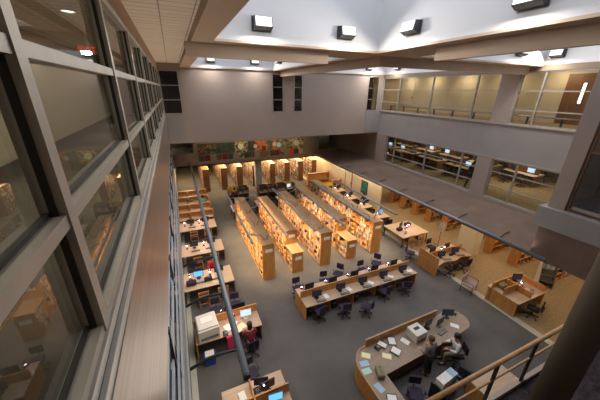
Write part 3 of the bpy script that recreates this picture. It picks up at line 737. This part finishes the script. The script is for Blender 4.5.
LP((1.02, 8.6, .75), 0, 'pink-glowing lamp right of the copier'); LP((.62, 8.98, .75), 0, 'pink-glowing lamp behind the copier desk divider')
paper(1.2, 8.15, .75, .5, 'paper_yellow', 'pale open folder on the copier desk', (.42, .3)); paper(.75, 8.3, .75, .3, 'paper', 'loose white papers beside the copier', (.25, .34), h=.03)
paper(1.0, 8.35, .75, -.3, 'paper', 'white paper pile under the pink lamp', (.2, .3), h=.05)
PH((.62, 8.05, .75), 0, 'black telephone beside the copier')
bb = thing('recycling_bin', 'blue bin with white paper under the copier desk', 'bin', (-.02, 7.72, 0)); MB().prism([(-.17, 0), (.17, 0), (.2, .42), (-.2, .42)], -.14, .14, axis='y').build('tub', 'blue_plastic', bb); bx(-.15, .15, -.12, .12, .42, .46).build('paper', 'paper', bb)
coat = MB().cushion(-.12, .12, -.05, .05, 0, .62, .04).build('coat', 'pink_cloth', None, (.74, 7.88, .16)); coat.rotation_euler.z = .2; tag(coat, 'pinkish red coat draped beside the copier desk', 'coat')
DCH((1.45, 7.47, 0), .1, 'black office chair holding the person in maroon')
CH((.5, 9.75, 0), PI, 'purple chair behind the copier, left one'); CH((1.3, 9.75, 0), PI-.1, 'purple chair behind the copier desk, right one')
bag(.35, 9.0, .75, 'dark bag on the far side of the copier desk', 'dark_cloth', 1)
# computer tables
TB = [(11.05, 12.4, 'third'), (14.0, 15.3, 'fourth'), (17.05, 18.35, 'fifth')]
for i, (y0, y1, w) in enumerate(TB):
    desk('computer_table', 'pale computer table along the left wall, %s desk from the near end' % w, -.68, 1.55, y0, y1, top='laminate_pale', em='oak_dark', nsup=2, group='left computer tables', ends=True)
    nm = ('blue' if i == 0 else 'black')
    (MOB if i == 0 else MO)((.0, y0+.75, .75), -.1, nm+'-screened monitor on the left of the %s desk from the near end' % w)
    MO((.95, y0+.8, .75), .1, 'dark monitor on the right of the %s desk from the near end' % w)
    KB((.05, y0+.42, .75), 0, 'keyboard on the left of the %s desk from the near end' % w); KB((.8, y0+.45, .75), 0, 'keyboard on the right of the %s desk from the near end' % w)
    LP((-.38, y0+.8, .75), 0, 'pinkish glowing lamp at the left of the %s desk' % w, 'left table lamps'); LP((.52, y0+.85, .75), 0, 'pinkish glowing lamp mid table on the %s desk' % w, 'left table lamps')
    WC((.1, y0-.25, 0), 0, 'wooden slat-back chair at left before the %s desk' % w, 'left table chairs'); WC((.95, y0-.22, 0), 0, 'wooden slat-back chair at right before the %s desk' % w, 'left table chairs')
bag(-.35, 11.45, .75, 'dark purple bag on the table with the blue screen', 'purple_fabric', 1.1)
bag(.4, 11.5, .75, 'black bag in front of the blue screen', 'dark_cloth', .9)
CH((-.2, 12.9, 0), PI, 'purple chair behind the table with the blue screen')
# carrels along the left wall
CY = [19.3, 20.75, 22.4, 23.9]
for i, y in enumerate(CY):
    t = thing('study_carrel', 'oak study carrel row by the left wall, %s beyond the computer tables' % ORD[i], 'carrel', (-.7, y, 0), 0, 'left wall carrels')
    bx(0, 2.3, -.55, 0, .70, .74).build('desktop', 'laminate_pale', t); bx(0, 2.3, 0, .04, 0, 1.12).build('back_panel', 'oak', t)
    for x in (0, .76, 1.52, 2.26): bx(x, x+.04, -.55, 0, 0, 1.12).build('side_panel', 'oak', t)
    bx(0, 2.3, -.22, 0, 1.12, 1.15).build('top_shelf', 'oak_top', t)
WC((.1, 18.6, 0), 0, 'wooden chair before the first left carrel, left'); WC((1.0, 18.62, 0), 0, 'wooden chair before the first left carrel, right')
bag(.2, 22.2, .74, 'grey bag on a far left carrel', 'grey_plastic', 1.1)

# ------------------------------------------------------------------ RIGHT DESKS
desk('computer_desk', 'two-sided oak desk with wavy front beside the cream pillar', 11.6, 14.15, 8.15, 9.55, divs=(8.85,), ydivs=((11.62, 8.2, 9.5),), wavy=True)
for x, lab in ((12.3, 'left'), (13.35, 'right')):
    MO((x, 8.6, .75), -.3, 'black monitor on the near side of the wavy-front desk, '+lab); KB((x+.2, 8.38, .75), -.3, 'black keyboard on the near side of the wavy-front desk, '+lab)
    DCH((x+.1, 8.02, 0), .1, 'dark office chair pulled up to the wavy-front desk, '+lab)
MO((12.2, 9.15, .75), PI, 'dark monitor on the far side of the wavy-front desk, left'); MO((13.3, 9.15, .75), PI, 'dark monitor on the far side of the wavy-front desk, right')
LP((12.75, 9.1, .75), 0, 'pink-glowing lamp on the wavy-front desk, left of two'); LP((13.05, 9.15, .75), 0, 'pink-glowing lamp on the wavy-front desk, right of two')
bag(13.05, 8.6, .75, 'purple bag on the wavy-front desk', 'purple_fabric', .6); WC((13.95, 8.75, 0), PI/2, 'wooden chair at the right end of the wavy-front desk')
CH((11.55, 10.0, 0), -2.4, 'purple chair at the far left corner of the wavy-front desk'); CH((13.2, 10.0, 0), PI, 'purple chair behind the wavy-front desk')
desk('computer_desk', 'low oak desk with cross dividers and a pink lamp, right foreground', 12.45, 14.55, 4.72, 6.1, divs=(5.9,), ydivs=((13.35, 4.75, 5.9), (14.4, 4.75, 5.9)), em='oak', hd=1.05)
t = bx(0, .9, -.015, .015, 0, .35).build('side_divider', 'oak', bpy.data.objects['computer_desk.002'] if 'computer_desk.002' in bpy.data.objects else None, (.0, .68, .75))
MO((14.0, 5.75, .75), -.5, 'black monitor at the back of the pink-lamp desk'); LP((13.75, 5.5, .75), 0, 'bright pink lamp on the right foreground desk')
bag(13.55, 5.3, .75, 'dark purple bag under the bright pink lamp', 'purple_fabric', .8); bag(12.95, 5.75, .75, 'grey-green folded bag at the back of the pink-lamp desk', 'olive_cloth', 1)
KB((13.9, 5.0, .75), .4, 'dark keyboard in front of the bright pink lamp'); PH((12.8, 5.5, .75), .8, 'dark telephone on the pink-lamp desk')
DCH((13.25, 4.5, 0), .3, 'dark office chair at the pink-lamp desk')
t = thing('bench_chair', 'lilac-seated metal chair left of the pink-lamp desk', 'chair', (12.25, 6.75, 0), .3)
MB().cushion(-.35, .35, -.25, .25, .40, .47, .02).build('seat', 'lilac', t); MB().cushion(-.35, .35, .25, .3, .5, .85, .02).build('backrest', 'lilac', t)
for x in (-.33, .33):
    MB().tube([(x, -.22, 0), (x, -.22, .6), (x, .28, .62), (x, .28, 0)], .018, 8).build('leg_frame', 'maroon', t)
# table with pile, mid right
desk('study_table', 'pale square study table with piled dark items', 11.95, 14.1, 11.1, 12.95, top='laminate_pale', ends=False, legs=4, group=None, cat='table')
MO((12.75, 12.2, .75), .4, 'black monitor on the square study table'); LP((12.95, 12.0, .75), 0, 'pink glowing lamp on the square study table'); LP((13.2, 12.1, .75), .3, 'second pink lamp on the square study table, right of the first')
bag(12.45, 12.0, .75, 'dark purple bag at left on the square study table', 'purple_fabric', 1); bag(13.45, 12.35, .75, 'black bag at right on the square study table', 'dark_cloth', 1.1); KB((12.6, 11.6, .75), .6, 'keyboard on the square study table')
for x, y, rz, lab in ((12.5, 11.25, 0, 'left'), (13.3, 11.25, 0, 'right')): WC((x, y-.1, 0), rz, 'wooden chair tucked under the square study table, near side '+lab)
CH((12.2, 13.5, 0), PI, 'purple chair behind the square study table')
# tables further back on the right
RT = [(13.95, 'first'), (15.9, 'second'), (17.9, 'third'), (19.9, 'fourth')]
for i, (y, w) in enumerate(RT):
    x0 = 11.45
    desk('computer_table', 'computer table beyond the fifth bookcase row, %s from the near end' % w, x0, x0+1.9, y, y+.85, top='laminate_pale', em='oak_dark', group='tables beside the cream wall')
    (MOB if i == 0 else MO)((x0+1.45, y+.5, .75), .2, ('blue-screened' if i == 0 else 'black')+' monitor on the right of the %s table by the cream wall' % w)
    MO((x0+.5, y+.5, .75), 0, 'black monitor on the left of the %s table by the cream wall' % w)
    LP((x0+1.0, y+.45, .75), 0, 'glowing lamp on the %s table by the cream wall' % w)
    DCH((x0+.5, y-.4, 0), .2, 'dark chair at left of the %s table by the cream wall' % w, 'cream wall chairs'); DCH((x0+1.4, y-.4, 0), -.3, 'dark chair at right of the %s table by the cream wall' % w, 'cream wall chairs')
t = thing('study_carrel', 'carrel with yellow-lit back beyond the end of the fifth bookcase row', 'carrel', (11.7, 21.4, 0)); bx(0, 1.2, 0, .04, 0, 1.15).build('back_panel', 'lamplit_yellow', t); bx(0, 1.2, -.5, 0, .7, .74).build('desktop', 'laminate_pale', t)
for x in (0, 1.16): bx(x, x+.04, -.5, 0, 0, 1.15).build('side_panel', 'oak_dark', t)
# low bookcases near the far end of the cream wall
def lowcase(x0, x1, y, h, label):
    t = thing('low_bookcase', label, 'bookcase', (x0, y, 0), 0, 'low bookcases by the cream wall'); a = x1-x0
    bx(0, a, .3, .33, 0, h).build('back_panel', 'oak', t)
    for x in (0, a-.03): bx(x, x+.03, 0, .3, 0, h+.12).build('side_panel', 'oak', t)
    for z in (.05, .45, h-.02): bx(.03, a-.03, 0, .3, z, z+.03).build('shelf', 'oak_top', t)
lowcase(11.6, 14.1, 24.3, 1.25, 'low oak bookcase below the far end of the cream wall'); lowcase(12.9, 14.1, 21.9, 1.1, 'short low oak bookcase under the metal door frame')
d3 = thing('door_3', '', ''); del d3['label'], d3['category']; d3['kind'] = 'structure'; d3.location = (14.26, 20.4, 0)
MB().box(0, .04, 0, .06, 0, 2.5).box(0, .04, 1.1, 1.16, 0, 2.5).box(0, .04, 0, 1.16, 2.44, 2.5).build('door_frame', 'oak_dark', d3); bx(.01, .04, .06, 1.1, 0, 2.44).build('door_panel', 'cream', d3); bx(-.02, .01, .15, .2, 1, 1.2).build('door_handle', 'iron', d3)
t = thing('poster', 'dark teal framed poster on the cream wall', 'poster', (14.27, 18.05, .85)); bx(0, .02, 0, .85, 0, 1.1).build('print', 'poster_teal', t); MB().box(-.01, .03, -.03, 0, -.03, 1.13).box(-.01, .03, .85, .88, -.03, 1.13).box(-.01, .03, 0, .85, -.03, 0).box(-.01, .03, 0, .85, 1.1, 1.13).build('frame', 'iron', t)
# dark computer carrels behind the bookcases
def carrel_block(x0, n, y, label, yel):
    t = thing('computer_carrel', label, 'carrel', (x0, y, 0), 0); a = n*.85
    bx(0, a, 0, .04, 0, 1.25).build('back_panel', 'oak_dark', t); bx(0, a, -.7, 0, .70, .74).build('desktop', 'laminate', t)
    for k in range(n+1): bx(k*.85-.02, k*.85+.02, -.7, 0, 0, 1.25).build('side_panel', 'oak_dark', t)
    for k in yel: bx(k*.85+.04, k*.85+.81, -.02, 0, .78, 1.22).build('lit_panel', 'lamplit_yellow', t)
    return t
carrel_block(3.35, 2, 23.3, 'dark carrel pair with yellow-lit panel, left aisle end', (0,))
carrel_block(5.9, 4, 22.9, 'dark carrel row behind the second and third bookcase rows', (3,))
carrel_block(9.3, 1, 21.0, 'single carrel with yellow-lit back behind the fourth bookcase row', (0,))
for k, (x, y) in enumerate(((6.3, 22.5), (7.15, 22.5), (8.0, 22.5), (4.6, 22.9))):
    MO((x, y, .74), 0, 'black monitor in a dark carrel far back, %s' % ('left', 'second', 'third', 'beside the person in maroon')[k])
MOP((8.75, 22.4, .74), .3, 'bright white screen in the dark carrel row')
for k, x in enumerate((6.3, 7.15, 8.0)): DCH((x, 21.8, 0), .2*k-.2, 'dark chair at the far dark carrel row, %s' % ORD[k])
desk('study_table', 'oak table behind the first bookcase row', 3.0, 4.3, 19.0, 20.3, top='laminate', ends=False, legs=4, cat='table')
desk('study_table', 'oak table behind the second bookcase row', 5.0, 6.2, 19.4, 20.6, top='laminate', ends=False, legs=4, cat='table')
desk('study_table', 'oak table behind the third bookcase row', 6.9, 8.1, 19.6, 20.8, top='laminate', ends=False, legs=4, cat='table')
for x, y, rz, lab in ((4.55, 18.9, PI/2, 'first'), (6.45, 19.7, PI/2, 'second'), (8.4, 20.1, PI/2, 'third')): DCH((x, y, 0), rz, 'dark chair right of the table behind the %s bookcase row' % lab)
# fan
t = thing('pedestal_fan', 'round pedestal fan standing on the tan carpet', 'fan', (14.2, 10.35, 0))
MB().cyl(0, 0, 0, .03, .2).build('base', 'grey_plastic', t); MB().cyl(0, 0, .03, 1.35, .018).build('pole', 'iron', t)
c = MB()
for rr in (.25, .19, .12):
    c.tube([(rr*1.25*math.cos(a), -.06, 1.5+rr*1.25*math.sin(a)) for a in (2*PI*k/20 for k in range(21))], .011, 5)
for k in range(16): a = 2*PI*k/16; c.tube([(0, -.08, 1.5), (.31*math.cos(a), -.04, 1.5+.31*math.sin(a))], .007, 4)
c.build('grille', 'white_plastic', t); MB().tube([(0, .0, 1.5), (0, .14, 1.5)], .07, 12).build('motor', 'grey_plastic', t)
b = MB()
for k in range(4): a = PI*k/2+.4; b.rbox((.11*math.cos(a), -.03, 1.5+.11*math.sin(a)), (.18, .01, .1), Matrix.Rotation(-a, 3, 'Y') @ Matrix.Rotation(.4, 3, 'X'))
b.build('blades', 'grey_plastic', t)
# magazine rack
t = thing('magazine_rack', 'slanted magazine rack with grey and green rows under the ledge', 'rack', (16.35, 5.62, 0), -.9)
MB().prism([(-.35, 0), (.25, 0), (.25, 1.45), (.05, 1.45), (-.35, .3)], -.02, .02, axis='x').build('side_panel', 'white_plastic', t, (-.3, 0, 0)); MB().prism([(-.35, 0), (.25, 0), (.25, 1.45), (.05, 1.45), (-.35, .3)], -.02, .02, axis='x').build('side_panel', 'grey_plastic', t, (.3, 0, 0))
bx(-.28, .28, .2, .25, 0, 1.45).build('back_panel', 'grey_plastic', t)
for k in range(4):
    bx(-.28, .28, -.3+.1*k, .0+.1*k, .28+.3*k, .31+.3*k).build('shelf', 'grey_plastic', t)
    for q in range(3): MB().rbox((-.19+.19*q, -.12+.1*k, .42+.3*k), (.16, .01, .22), Matrix.Rotation(-.35, 3, 'X')).build('magazine', 'paper' if k > 1 else 'olive_cloth', t)
bx(-.3, .3, .03, .26, 1.45, 1.48).build('top_board', 'paper', t)
# table under the balcony edge
desk('side_table', 'oak-fronted low cabinet desk seen through the balcony railing', 7.4, 8.9, 2.5, 3.35, top='laminate', em='oak', divs=(2.55,), hd=.74, cat='desk')

# ------------------------------------------------------------------ PEOPLE
def skinned(name, pts, edges, m, parent, sub=1):
    me = bpy.data.meshes.new(name); me.from_pydata([p[0] for p in pts], edges, []); me.update()
    o = bpy.data.objects.new(name, me); COL.objects.link(o)
    sk = o.modifiers.new('s', 'SKIN'); sk.use_smooth_shade = True
    lay = me.skin_vertices[0].data
    for i, p in enumerate(pts):
        r = p[1]; lay[i].radius = (r, r) if not isinstance(r, tuple) else r
    lay[0].use_root = True
    su = o.modifiers.new('d', 'SUBSURF'); su.levels = sub; su.render_levels = sub
    bpy.context.view_layer.update()
    dg = bpy.context.evaluated_depsgraph_get(); m2 = bpy.data.meshes.new_from_object(o.evaluated_get(dg)); o.modifiers.clear()
    old = o.data; o.data = m2; bpy.data.meshes.remove(old); m2.materials.clear(); m2.materials.append(MATS[m]); m2.name = name
    for p in m2.polygons: p.use_smooth = True
    if parent: o.parent = parent
    return o
def person(label, loc, rz, pose, top, bottom, hair, sc=1.0, long=False, seat=.5):
    root = thing('person', label, 'person', loc, rz)
    root.scale = (sc, sc, sc)
    if pose == 'sit': hz = seat+.06; lean = .10
    else: hz = .93; lean = .04
    hip = Vector((0, 0, hz)); chest = Vector((0, lean, hz+.38)); neck = Vector((0, lean+.02, hz+.56)); head = Vector((0, lean+.06, hz+.70))
    J = {'hip': hip, 'waist': hip+Vector((0, lean*.4, .16)), 'chest': chest, 'neck': neck, 'head': head, 'crown': head+Vector((0, 0, .09))}
    for s, n in ((-1, 'L'), (1, 'R')):
        J['h'+n] = hip+Vector((s*.10, 0, -.03))
        if pose == 'sit':
            J['k'+n] = Vector((s*.12, .44, hz-.02)); J['a'+n] = Vector((s*.12, .40, .09)); J['t'+n] = Vector((s*.12, .56, .04))
            J['e'+n] = Vector((s*.25, lean+.06, hz+.22)); J['w'+n] = Vector((s*.17, lean+.30, hz+.24))
        elif pose == 'walk':
            J['k'+n] = Vector((s*.09, .14*s+.05, .50)); J['a'+n] = Vector((s*.09, .30*s, .10)); J['t'+n] = Vector((s*.09, .30*s+.14, .04))
            J['e'+n] = Vector((s*.27, -.06*s, hz+.22)); J['w'+n] = Vector((s*.27, -.16*s+.08, hz+.0))
        else:
            J['k'+n] = Vector((s*.10, .02, .50)); J['a'+n] = Vector((s*.11, -.02, .09)); J['t'+n] = Vector((s*.12, .14, .04))
            J['e'+n] = Vector((s*.27, lean-.02, hz+.22)); J['w'+n] = Vector((s*.20, lean+.22, hz+.16))
        J['s'+n] = chest+Vector((s*.18, 0, .08))
    R = {'hip': .14, 'waist': .115, 'chest': .13, 'neck': .052, 'head': .085, 'crown': .07, 'hL': .09, 'kL': .06, 'aL': .042, 'tL': .036, 'sL': .062, 'eL': .044, 'wL': .030}
    names = list(J); idx = {n: i for i, n in enumerate(names)}
    rad = lambda n: R.get(n) or R[n[:-1]+'L']
    E = [('hip', 'waist'), ('waist', 'chest'), ('chest', 'neck'), ('neck', 'head'), ('head', 'crown')]
    for n in 'LR': E += [('hip', 'h'+n), ('h'+n, 'k'+n), ('k'+n, 'a'+n), ('a'+n, 't'+n), ('chest', 's'+n), ('s'+n, 'e'+n), ('e'+n, 'w'+n)]
    pts = [(J[n], rad(n)) for n in names]
    nose = len(pts); pts.append((head+Vector((0, .105, -.005)), .014)); ed = [(idx[a], idx[b]) for a, b in E]+[(idx['head'], nose)]
    body = skinned('body', pts, ed, 'skin', root)
    # hands with five fingers, joined into the body mesh
    bmx = bmesh.new(); bmx.from_mesh(body.data); hm = MB()
    for n, s in (('L', -1), ('R', 1)):
        w = J['w'+n]; d = (w-J['e'+n]).normalized(); side = d.cross(Vector((0, 0, 1))).normalized()
        hm.tube([w-d*.02, w+d*.05, w+d*.09], [.028, .036, .030], 8)
        for k, L in enumerate((.065, .078, .07, .055)):
            b0 = w+d*.08+side*(-.027+.018*k); hm.tube([b0, b0+d*L*.5, b0+d*L*.9+Vector((0, 0, -.02))], [.009, .008, .006], 6)
        t0 = w+d*.02-side*s*.03; hm.tube([t0, t0+d*.03-side*s*.025, t0+d*.06-side*s*.028], [.011, .010, .007], 6)
    for s in (-1, 1): hm.ball(head+Vector((s*.088, 0, 0)), .022, sc=(.4, .7, 1.1), seg=8)
    tm = bpy.data.meshes.new('h'); hm.bm.to_mesh(tm); bmx.from_mesh(tm); bmx.to_mesh(body.data); bmx.free(); bpy.data.meshes.remove(tm)
    g = .022
    sh = ['hip', 'waist', 'chest', 'sL', 'eL', 'sR', 'eR', 'wL', 'wR']
    P = []
    for n in sh:
        p = J[n].copy(); r = rad(n)+g
        if n in ('wL', 'wR'): p = p.lerp(J['e'+n[1]], .12); r = rad(n)+.014
        if n == 'hip': p = p+Vector((0, 0, .03)); r = .155
        P.append((p, r))
    ix = {n: i for i, n in enumerate(sh)}
    P.append((chest+Vector((0, .01, .10)), .095))
    skinned('shirt', P, [(ix['hip'], ix['waist']), (ix['waist'], ix['chest']), (ix['chest'], 9)]+[(ix[a+n], ix[b+n]) for n in 'LR' for a, b in (('s', 'e'), ('e', 'w'))]+[(ix['chest'], ix['sL']), (ix['chest'], ix['sR'])], top, root)
    sh = ['hip', 'hL', 'kL', 'aL', 'hR', 'kR', 'aR']; ix = {n: i for i, n in enumerate(sh)}
    skinned('trousers', [(J[n], (rad(n)+.018 if n != 'hip' else .135)) for n in sh], [(0, 1), (1, 2), (2, 3), (0, 4), (4, 5), (5, 6)], bottom, root)
    for n in 'LR': MB().tube([J['a'+n]+Vector((0, -.05, -.045)), J['a'+n]+Vector((0, .02, -.04)), J['t'+n]+Vector((0, .03, -.01))], [.04, .048, .036], 8).build('shoe', 'black_plastic', root)
    hb = MB(); hb.ball(head+Vector((0, -.028, .055)), .115, sc=(.92, .98, .95))
    if long: hb.ball(head+Vector((0, -.075, -.06)), .10, sc=(.95, .6, 1.5))
    hb.build('hair', hair, root)
    for s in (-1, 1): MB().ball(head+Vector((s*.032, .082, .012)), .011, seg=8).build('eye', 'hair_dark', root)
    MB().ball(head+Vector((0, .080, -.045)), .02, sc=(1.1, .5, .35), seg=8).build('mouth', 'maroon', root)
    return root
person('person standing at reception in a dark patterned shirt and dark trousers', (6.88, 4.33, 0), .1, 'stand', 'plaid', 'dark_cloth', 'hair_brown', sc=.98).rotation_euler.y = -.06
DCH((8.12, 4.25, 0), PI/2-.5, 'dark office chair under the person in white')
person('person in a white top seated behind reception, turned left', (8.12, 4.25, 0), PI/2-.5, 'sit', 'white_cloth', 'olive_cloth', 'hair_dark')
person('person in maroon seated at the copier desk', (1.45, 7.5, 0), .05, 'sit', 'maroon', 'dark_cloth', 'hair_dark', long=True)
person('person in a bright red top seated at the table with the blue screen', (.75, 12.75, 0), PI, 'sit', 'red_cloth', 'dark_cloth', 'hair_dark', seat=.45)
WC((.75, 12.72, 0), PI, 'wooden chair under the person in red')
person('person in a teal top seated at the far left carrels', (1.15, 21.6, 0), 0, 'sit', 'teal_cloth', 'dark_cloth', 'hair_dark', seat=.45)
WC((1.15, 21.62, 0), 0, 'wooden chair under the person in teal')
person('person in maroon seated before the yellow-lit carrel panel', (3.8, 22.3, 0), 0, 'sit', 'maroon', 'dark_cloth', 'hair_dark')
DCH((3.8, 22.3, 0), 0, 'dark chair under the person at the yellow-lit carrel panel')
person('person in black seated below the teal poster', (13.65, 17.4, 0), PI/2, 'sit', 'dark_cloth', 'dark_cloth', 'hair_dark')
DCH((13.65, 17.4, 0), PI/2, 'dark chair under the person in black below the teal poster')
person('person in black walking past the windows of the middle level', (16.7, 11.0, F2), -PI/2, 'walk', 'dark_cloth', 'dark_cloth', 'hair_dark')

# ------------------------------------------------------------------ LEVEL TWO ROOM (behind the middle windows)
rt = ['front', 'second', 'third']
for j, x in enumerate((18.2, 20.6, 23.2)):
    for i, y in enumerate((9.5, 12.2, 14.9, 17.6, 20.3)):
        if j == 0 and i == 0: continue
        w = '%s row from glass, %s from right' % (rt[j], ORD[i])
        t = thing('computer_table', 'dark computer table on the middle level, '+w, 'desk', (x, y, F2), 0, 'middle level computer tables')
        bx(0, 1.2, 0, 2.0, .71, .75).build('desktop', 'laminate_pale', t); bx(.57, .63, .05, 1.95, 0, 1.1).build('divider', 'oak_dark', t)
        for q in (0.02, 1.94): bx(.05, 1.15, q, q+.04, 0, .71).build('end_panel', 'oak_dark', t)
        for q in (.45, 1.5):
            s = 'nearer' if q < 1 else 'farther'
            (MOP if (i+j+(q > 1)) % 3 == 1 else MO)((x+.38, y+q, F2+.75), -PI/2, 'middle-level monitor, %s half, table in %s' % (s, w), 'middle level monitors')
            DCH((x-.35, y+q, F2), -PI/2, 'middle-level dark chair, %s half, table in %s' % (s, w), 'middle level chairs')
t = thing('low_bookcase', 'small oak cabinet seen through the right middle-level window', 'bookcase', (22.6, 7.4, F2)); bx(0, .4, 0, .9, 0, 1.2).build('body', 'oak', t); bx(-.02, 0, .05, .42, .05, 1.1).build('door', 'oak', t); bx(-.02, 0, .48, .85, .05, 1.1).build('door', 'oak', t)
t = thing('notice_board', 'pale notice board beyond the right middle-level window', 'board', (24, 6.2, F2)); bx(0, .05, 0, 1.0, .5, 1.6).build('board', 'paper', t)
for q in (.1, .9): bx(0, .05, q-.02, q+.02, 0, .5).build('leg', 'iron', t)
# level three rail and wall light behind glass
t = thing('corridor_railing', 'low metal railing behind the upper right windows', 'railing', (16.35, 5.4, F3))
MB().tube([(0, 0, .42), (0, 13.6, .42)], .035, 8).build('rail', 'aluminium', t)
for k in range(10): bx(-.03, .03, .3+1.45*k, .38+1.45*k, 0, .40).build('post', 'iron', t)
t = thing('wall_light', 'vertical glowing wall strip beside the upper brown door', 'light', (18.82, 7.85, F3+1.05)); bx(0, .05, 0, .09, 0, .95).build('diffuser', 'strip_cool', t); bx(.05, .07, -.02, .11, -.03, .98).build('backplate', 'aluminium', t)
# exit sign in the left corridor
t = thing('exit_sign', 'red lit EXIT sign behind the upper left glass', 'sign', (-2.0, 10.4, 10.05)); bx(-.22, .22, 0, .05, 0, .24).build('case', 'exit_face', t)
cu = bpy.data.curves.new('exit', 'FONT'); cu.body = 'EXIT'; cu.size = .2; cu.extrude = .004; cu.align_x = 'CENTER'
o = bpy.data.objects.new('lettering', cu); COL.objects.link(o); bpy.context.view_layer.update()
me = bpy.data.meshes.new_from_object(o.evaluated_get(bpy.context.evaluated_depsgraph_get())); bpy.data.objects.remove(o); me.materials.clear(); me.materials.append(MATS['exit_red'])
o = bpy.data.objects.new('lettering', me); COL.objects.link(o); o.parent = t; o.location = (0, -.006, .05); o.rotation_euler.x = PI/2
MB().tube([(0, .025, .24), (0, .025, .51)], .01, 6).build('stem', 'iron', t)

# ------------------------------------------------------------------ LIGHT
def area(name, loc, sx, sy, power, col=(1, .85, .65), rot=(0, 0, 0), spread=None):
    L = bpy.data.lights.new(name, 'AREA'); L.shape = 'RECTANGLE'; L.size = sx; L.size_y = sy; L.energy = power; L.color = col
    if spread: L.spread = spread
    o = bpy.data.objects.new(name, L); COL.objects.link(o); o.location = loc; o.rotation_euler = rot; return o
w = bpy.data.worlds.new('sky'); S.world = w; w.use_nodes = True
w.node_tree.nodes['Background'].inputs[0].default_value = (0.80, 0.87, 1.0, 1); w.node_tree.nodes['Background'].inputs[1].default_value = 2.1
WARM = (1, .72, .42)
for i, x in enumerate(TX): area('tube_glow', (x, 14.4, 2.5), .1, 6.6, 150, WARM, (0, math.radians(14 if i == 5 else -14), 0), math.radians(95))
area('corridor_fill', (-2.0, 8, 10.5), .5, 16, 110, (1, .87, .7))  # added fill that brightens the left corridor, not a ceiling fixture
area('left_tube_glow', (.68, 14, 3.1), .1, 19, 190, (1, .80, .6)); area('right_tube_glow', (12.2, 15, 3.0), .1, 18, 90, (1, .8, .6))
def strip_light(x, y, z, sx, sy, label, m='strip_warm'):
    t = thing('ceiling_light', label, 'light', (x, y, z)); bx(-sx/2, sx/2, -sy/2, sy/2, -.06, -.04).build('diffuser', m, t); bx(-sx/2-.02, sx/2+.02, -sy/2-.02, sy/2+.02, -.04, 0).build('housing', 'white_plastic', t)
for k, x in enumerate((.2, 2.6, 4.2, 5.7, 7.5, 8.9, 10.4, 12.0, 13.6)):
    strip_light(x, 27.6, C1, .25, 3.8, 'warm ceiling light strip under the mural, %s from the left' % ORD[k])
    area('far_stack_light', (x, 28.6, C1-.08), (.25), 5.8, 210, (1, .70, .36))
for k, y in enumerate((3, 6.4, 9.6, 12.5, 15.3, 18, 22, 27)):
    area('aisle_light', (13.6, y, 3.1), .3, 1.5, 22, (1, .8, .55))
area('left_tube_uplight', (.68, 14, 3.4), .1, 19, 120, (1, .86, .7), (PI, math.radians(-12), 0), math.radians(110)); area('right_tube_uplight', (12.2, 14, 3.4), .1, 18, 90, (1, .86, .7), (PI, math.radians(12), 0), math.radians(110))
area('mural_fill', (6.4, 23.3, 5.75), 9.5, .2, 70, (1, .9, .75), (math.radians(40), 0, 0))  # added light to lift the dark mural, no lamp known there
for y in (4.9, 6.5, 8.0, 9.4, 11.1, 12.75, 14.2, 15.55, 16.9, 21): area('side_light', (17.9, y, 2.9), 3.2, .25, 55, (1, .76, .48))
area('cream_wall_light', (13.9, 20, 2.8), .3, 9, 60, (1, .8, .55))
for y in (6, 10, 14, 18, 23): area('level_two_light', (20, y, C2-.05), 3, 1.2, 60, (1, .88, .62))
for y in (6.6, 8.8, 11.5, 14.3, 17.2, 19.6): area('wall_washer', (18.2, y, CZ-.05), .4, .8, 26, (1, .84, .58), (0, math.radians(-25), 0))
for y in (3.3, 5.6, 8.2, 11.0, 14, 17):
    L = bpy.data.lights.new('corridor_spot', 'SPOT'); L.energy = 190; L.spot_size = 1.1; L.spot_blend = .8; L.color = (1, .85, .62); L.shadow_soft_size = .05
    o = bpy.data.objects.new('corridor_spot', L); COL.objects.link(o); o.location = (-2.6, y, 10.5); o.rotation_euler = (0, math.radians(-22), 0)
for k, (x, y) in enumerate(((-1.6, 2.0), (-1.6, 4.4), (-1.6, 7.5))):
    t = thing('downlight', 'round recessed downlight in the left corridor ceiling, %s from the viewer' % ORD[k], 'light', (x, y, 10.56)); MB().cyl(0, 0, -.02, 0, .1, n=20).build('lens', 'strip_cool', t); MB().tube([(0, 0, -.03), (0, 0, 0)], [.12, .14], 20, cap=False).build('trim_ring', 'white_plastic', t)
for x, y, rz in ((2.5, Y1a, 0), (5.15, Y1a, 0), (X1a, 6.9, -PI/2), (X1a, 3.9, -PI/2), (2.45, Y1b, 0), (5.2, Y1b, 0), (14.2, Y1b, 0), (13.9, Y1a, 0), (X1b, 7.95, -PI/2), (X1b, 18.0, -PI/2)):
    d = Vector((math.sin(rz), -math.cos(rz), 0)); p = Vector((x, y, H+1.62))+d*.36
    area('flood', p, .45, .25, 80, (1, .93, .84), (math.radians(-35), 0, rz))

S.view_settings.view_transform = 'Standard'; S.view_settings.look = 'None'; S.view_settings.exposure = 0.0; S.view_settings.gamma = 1.0
S.view_settings.use_curve_mapping = False
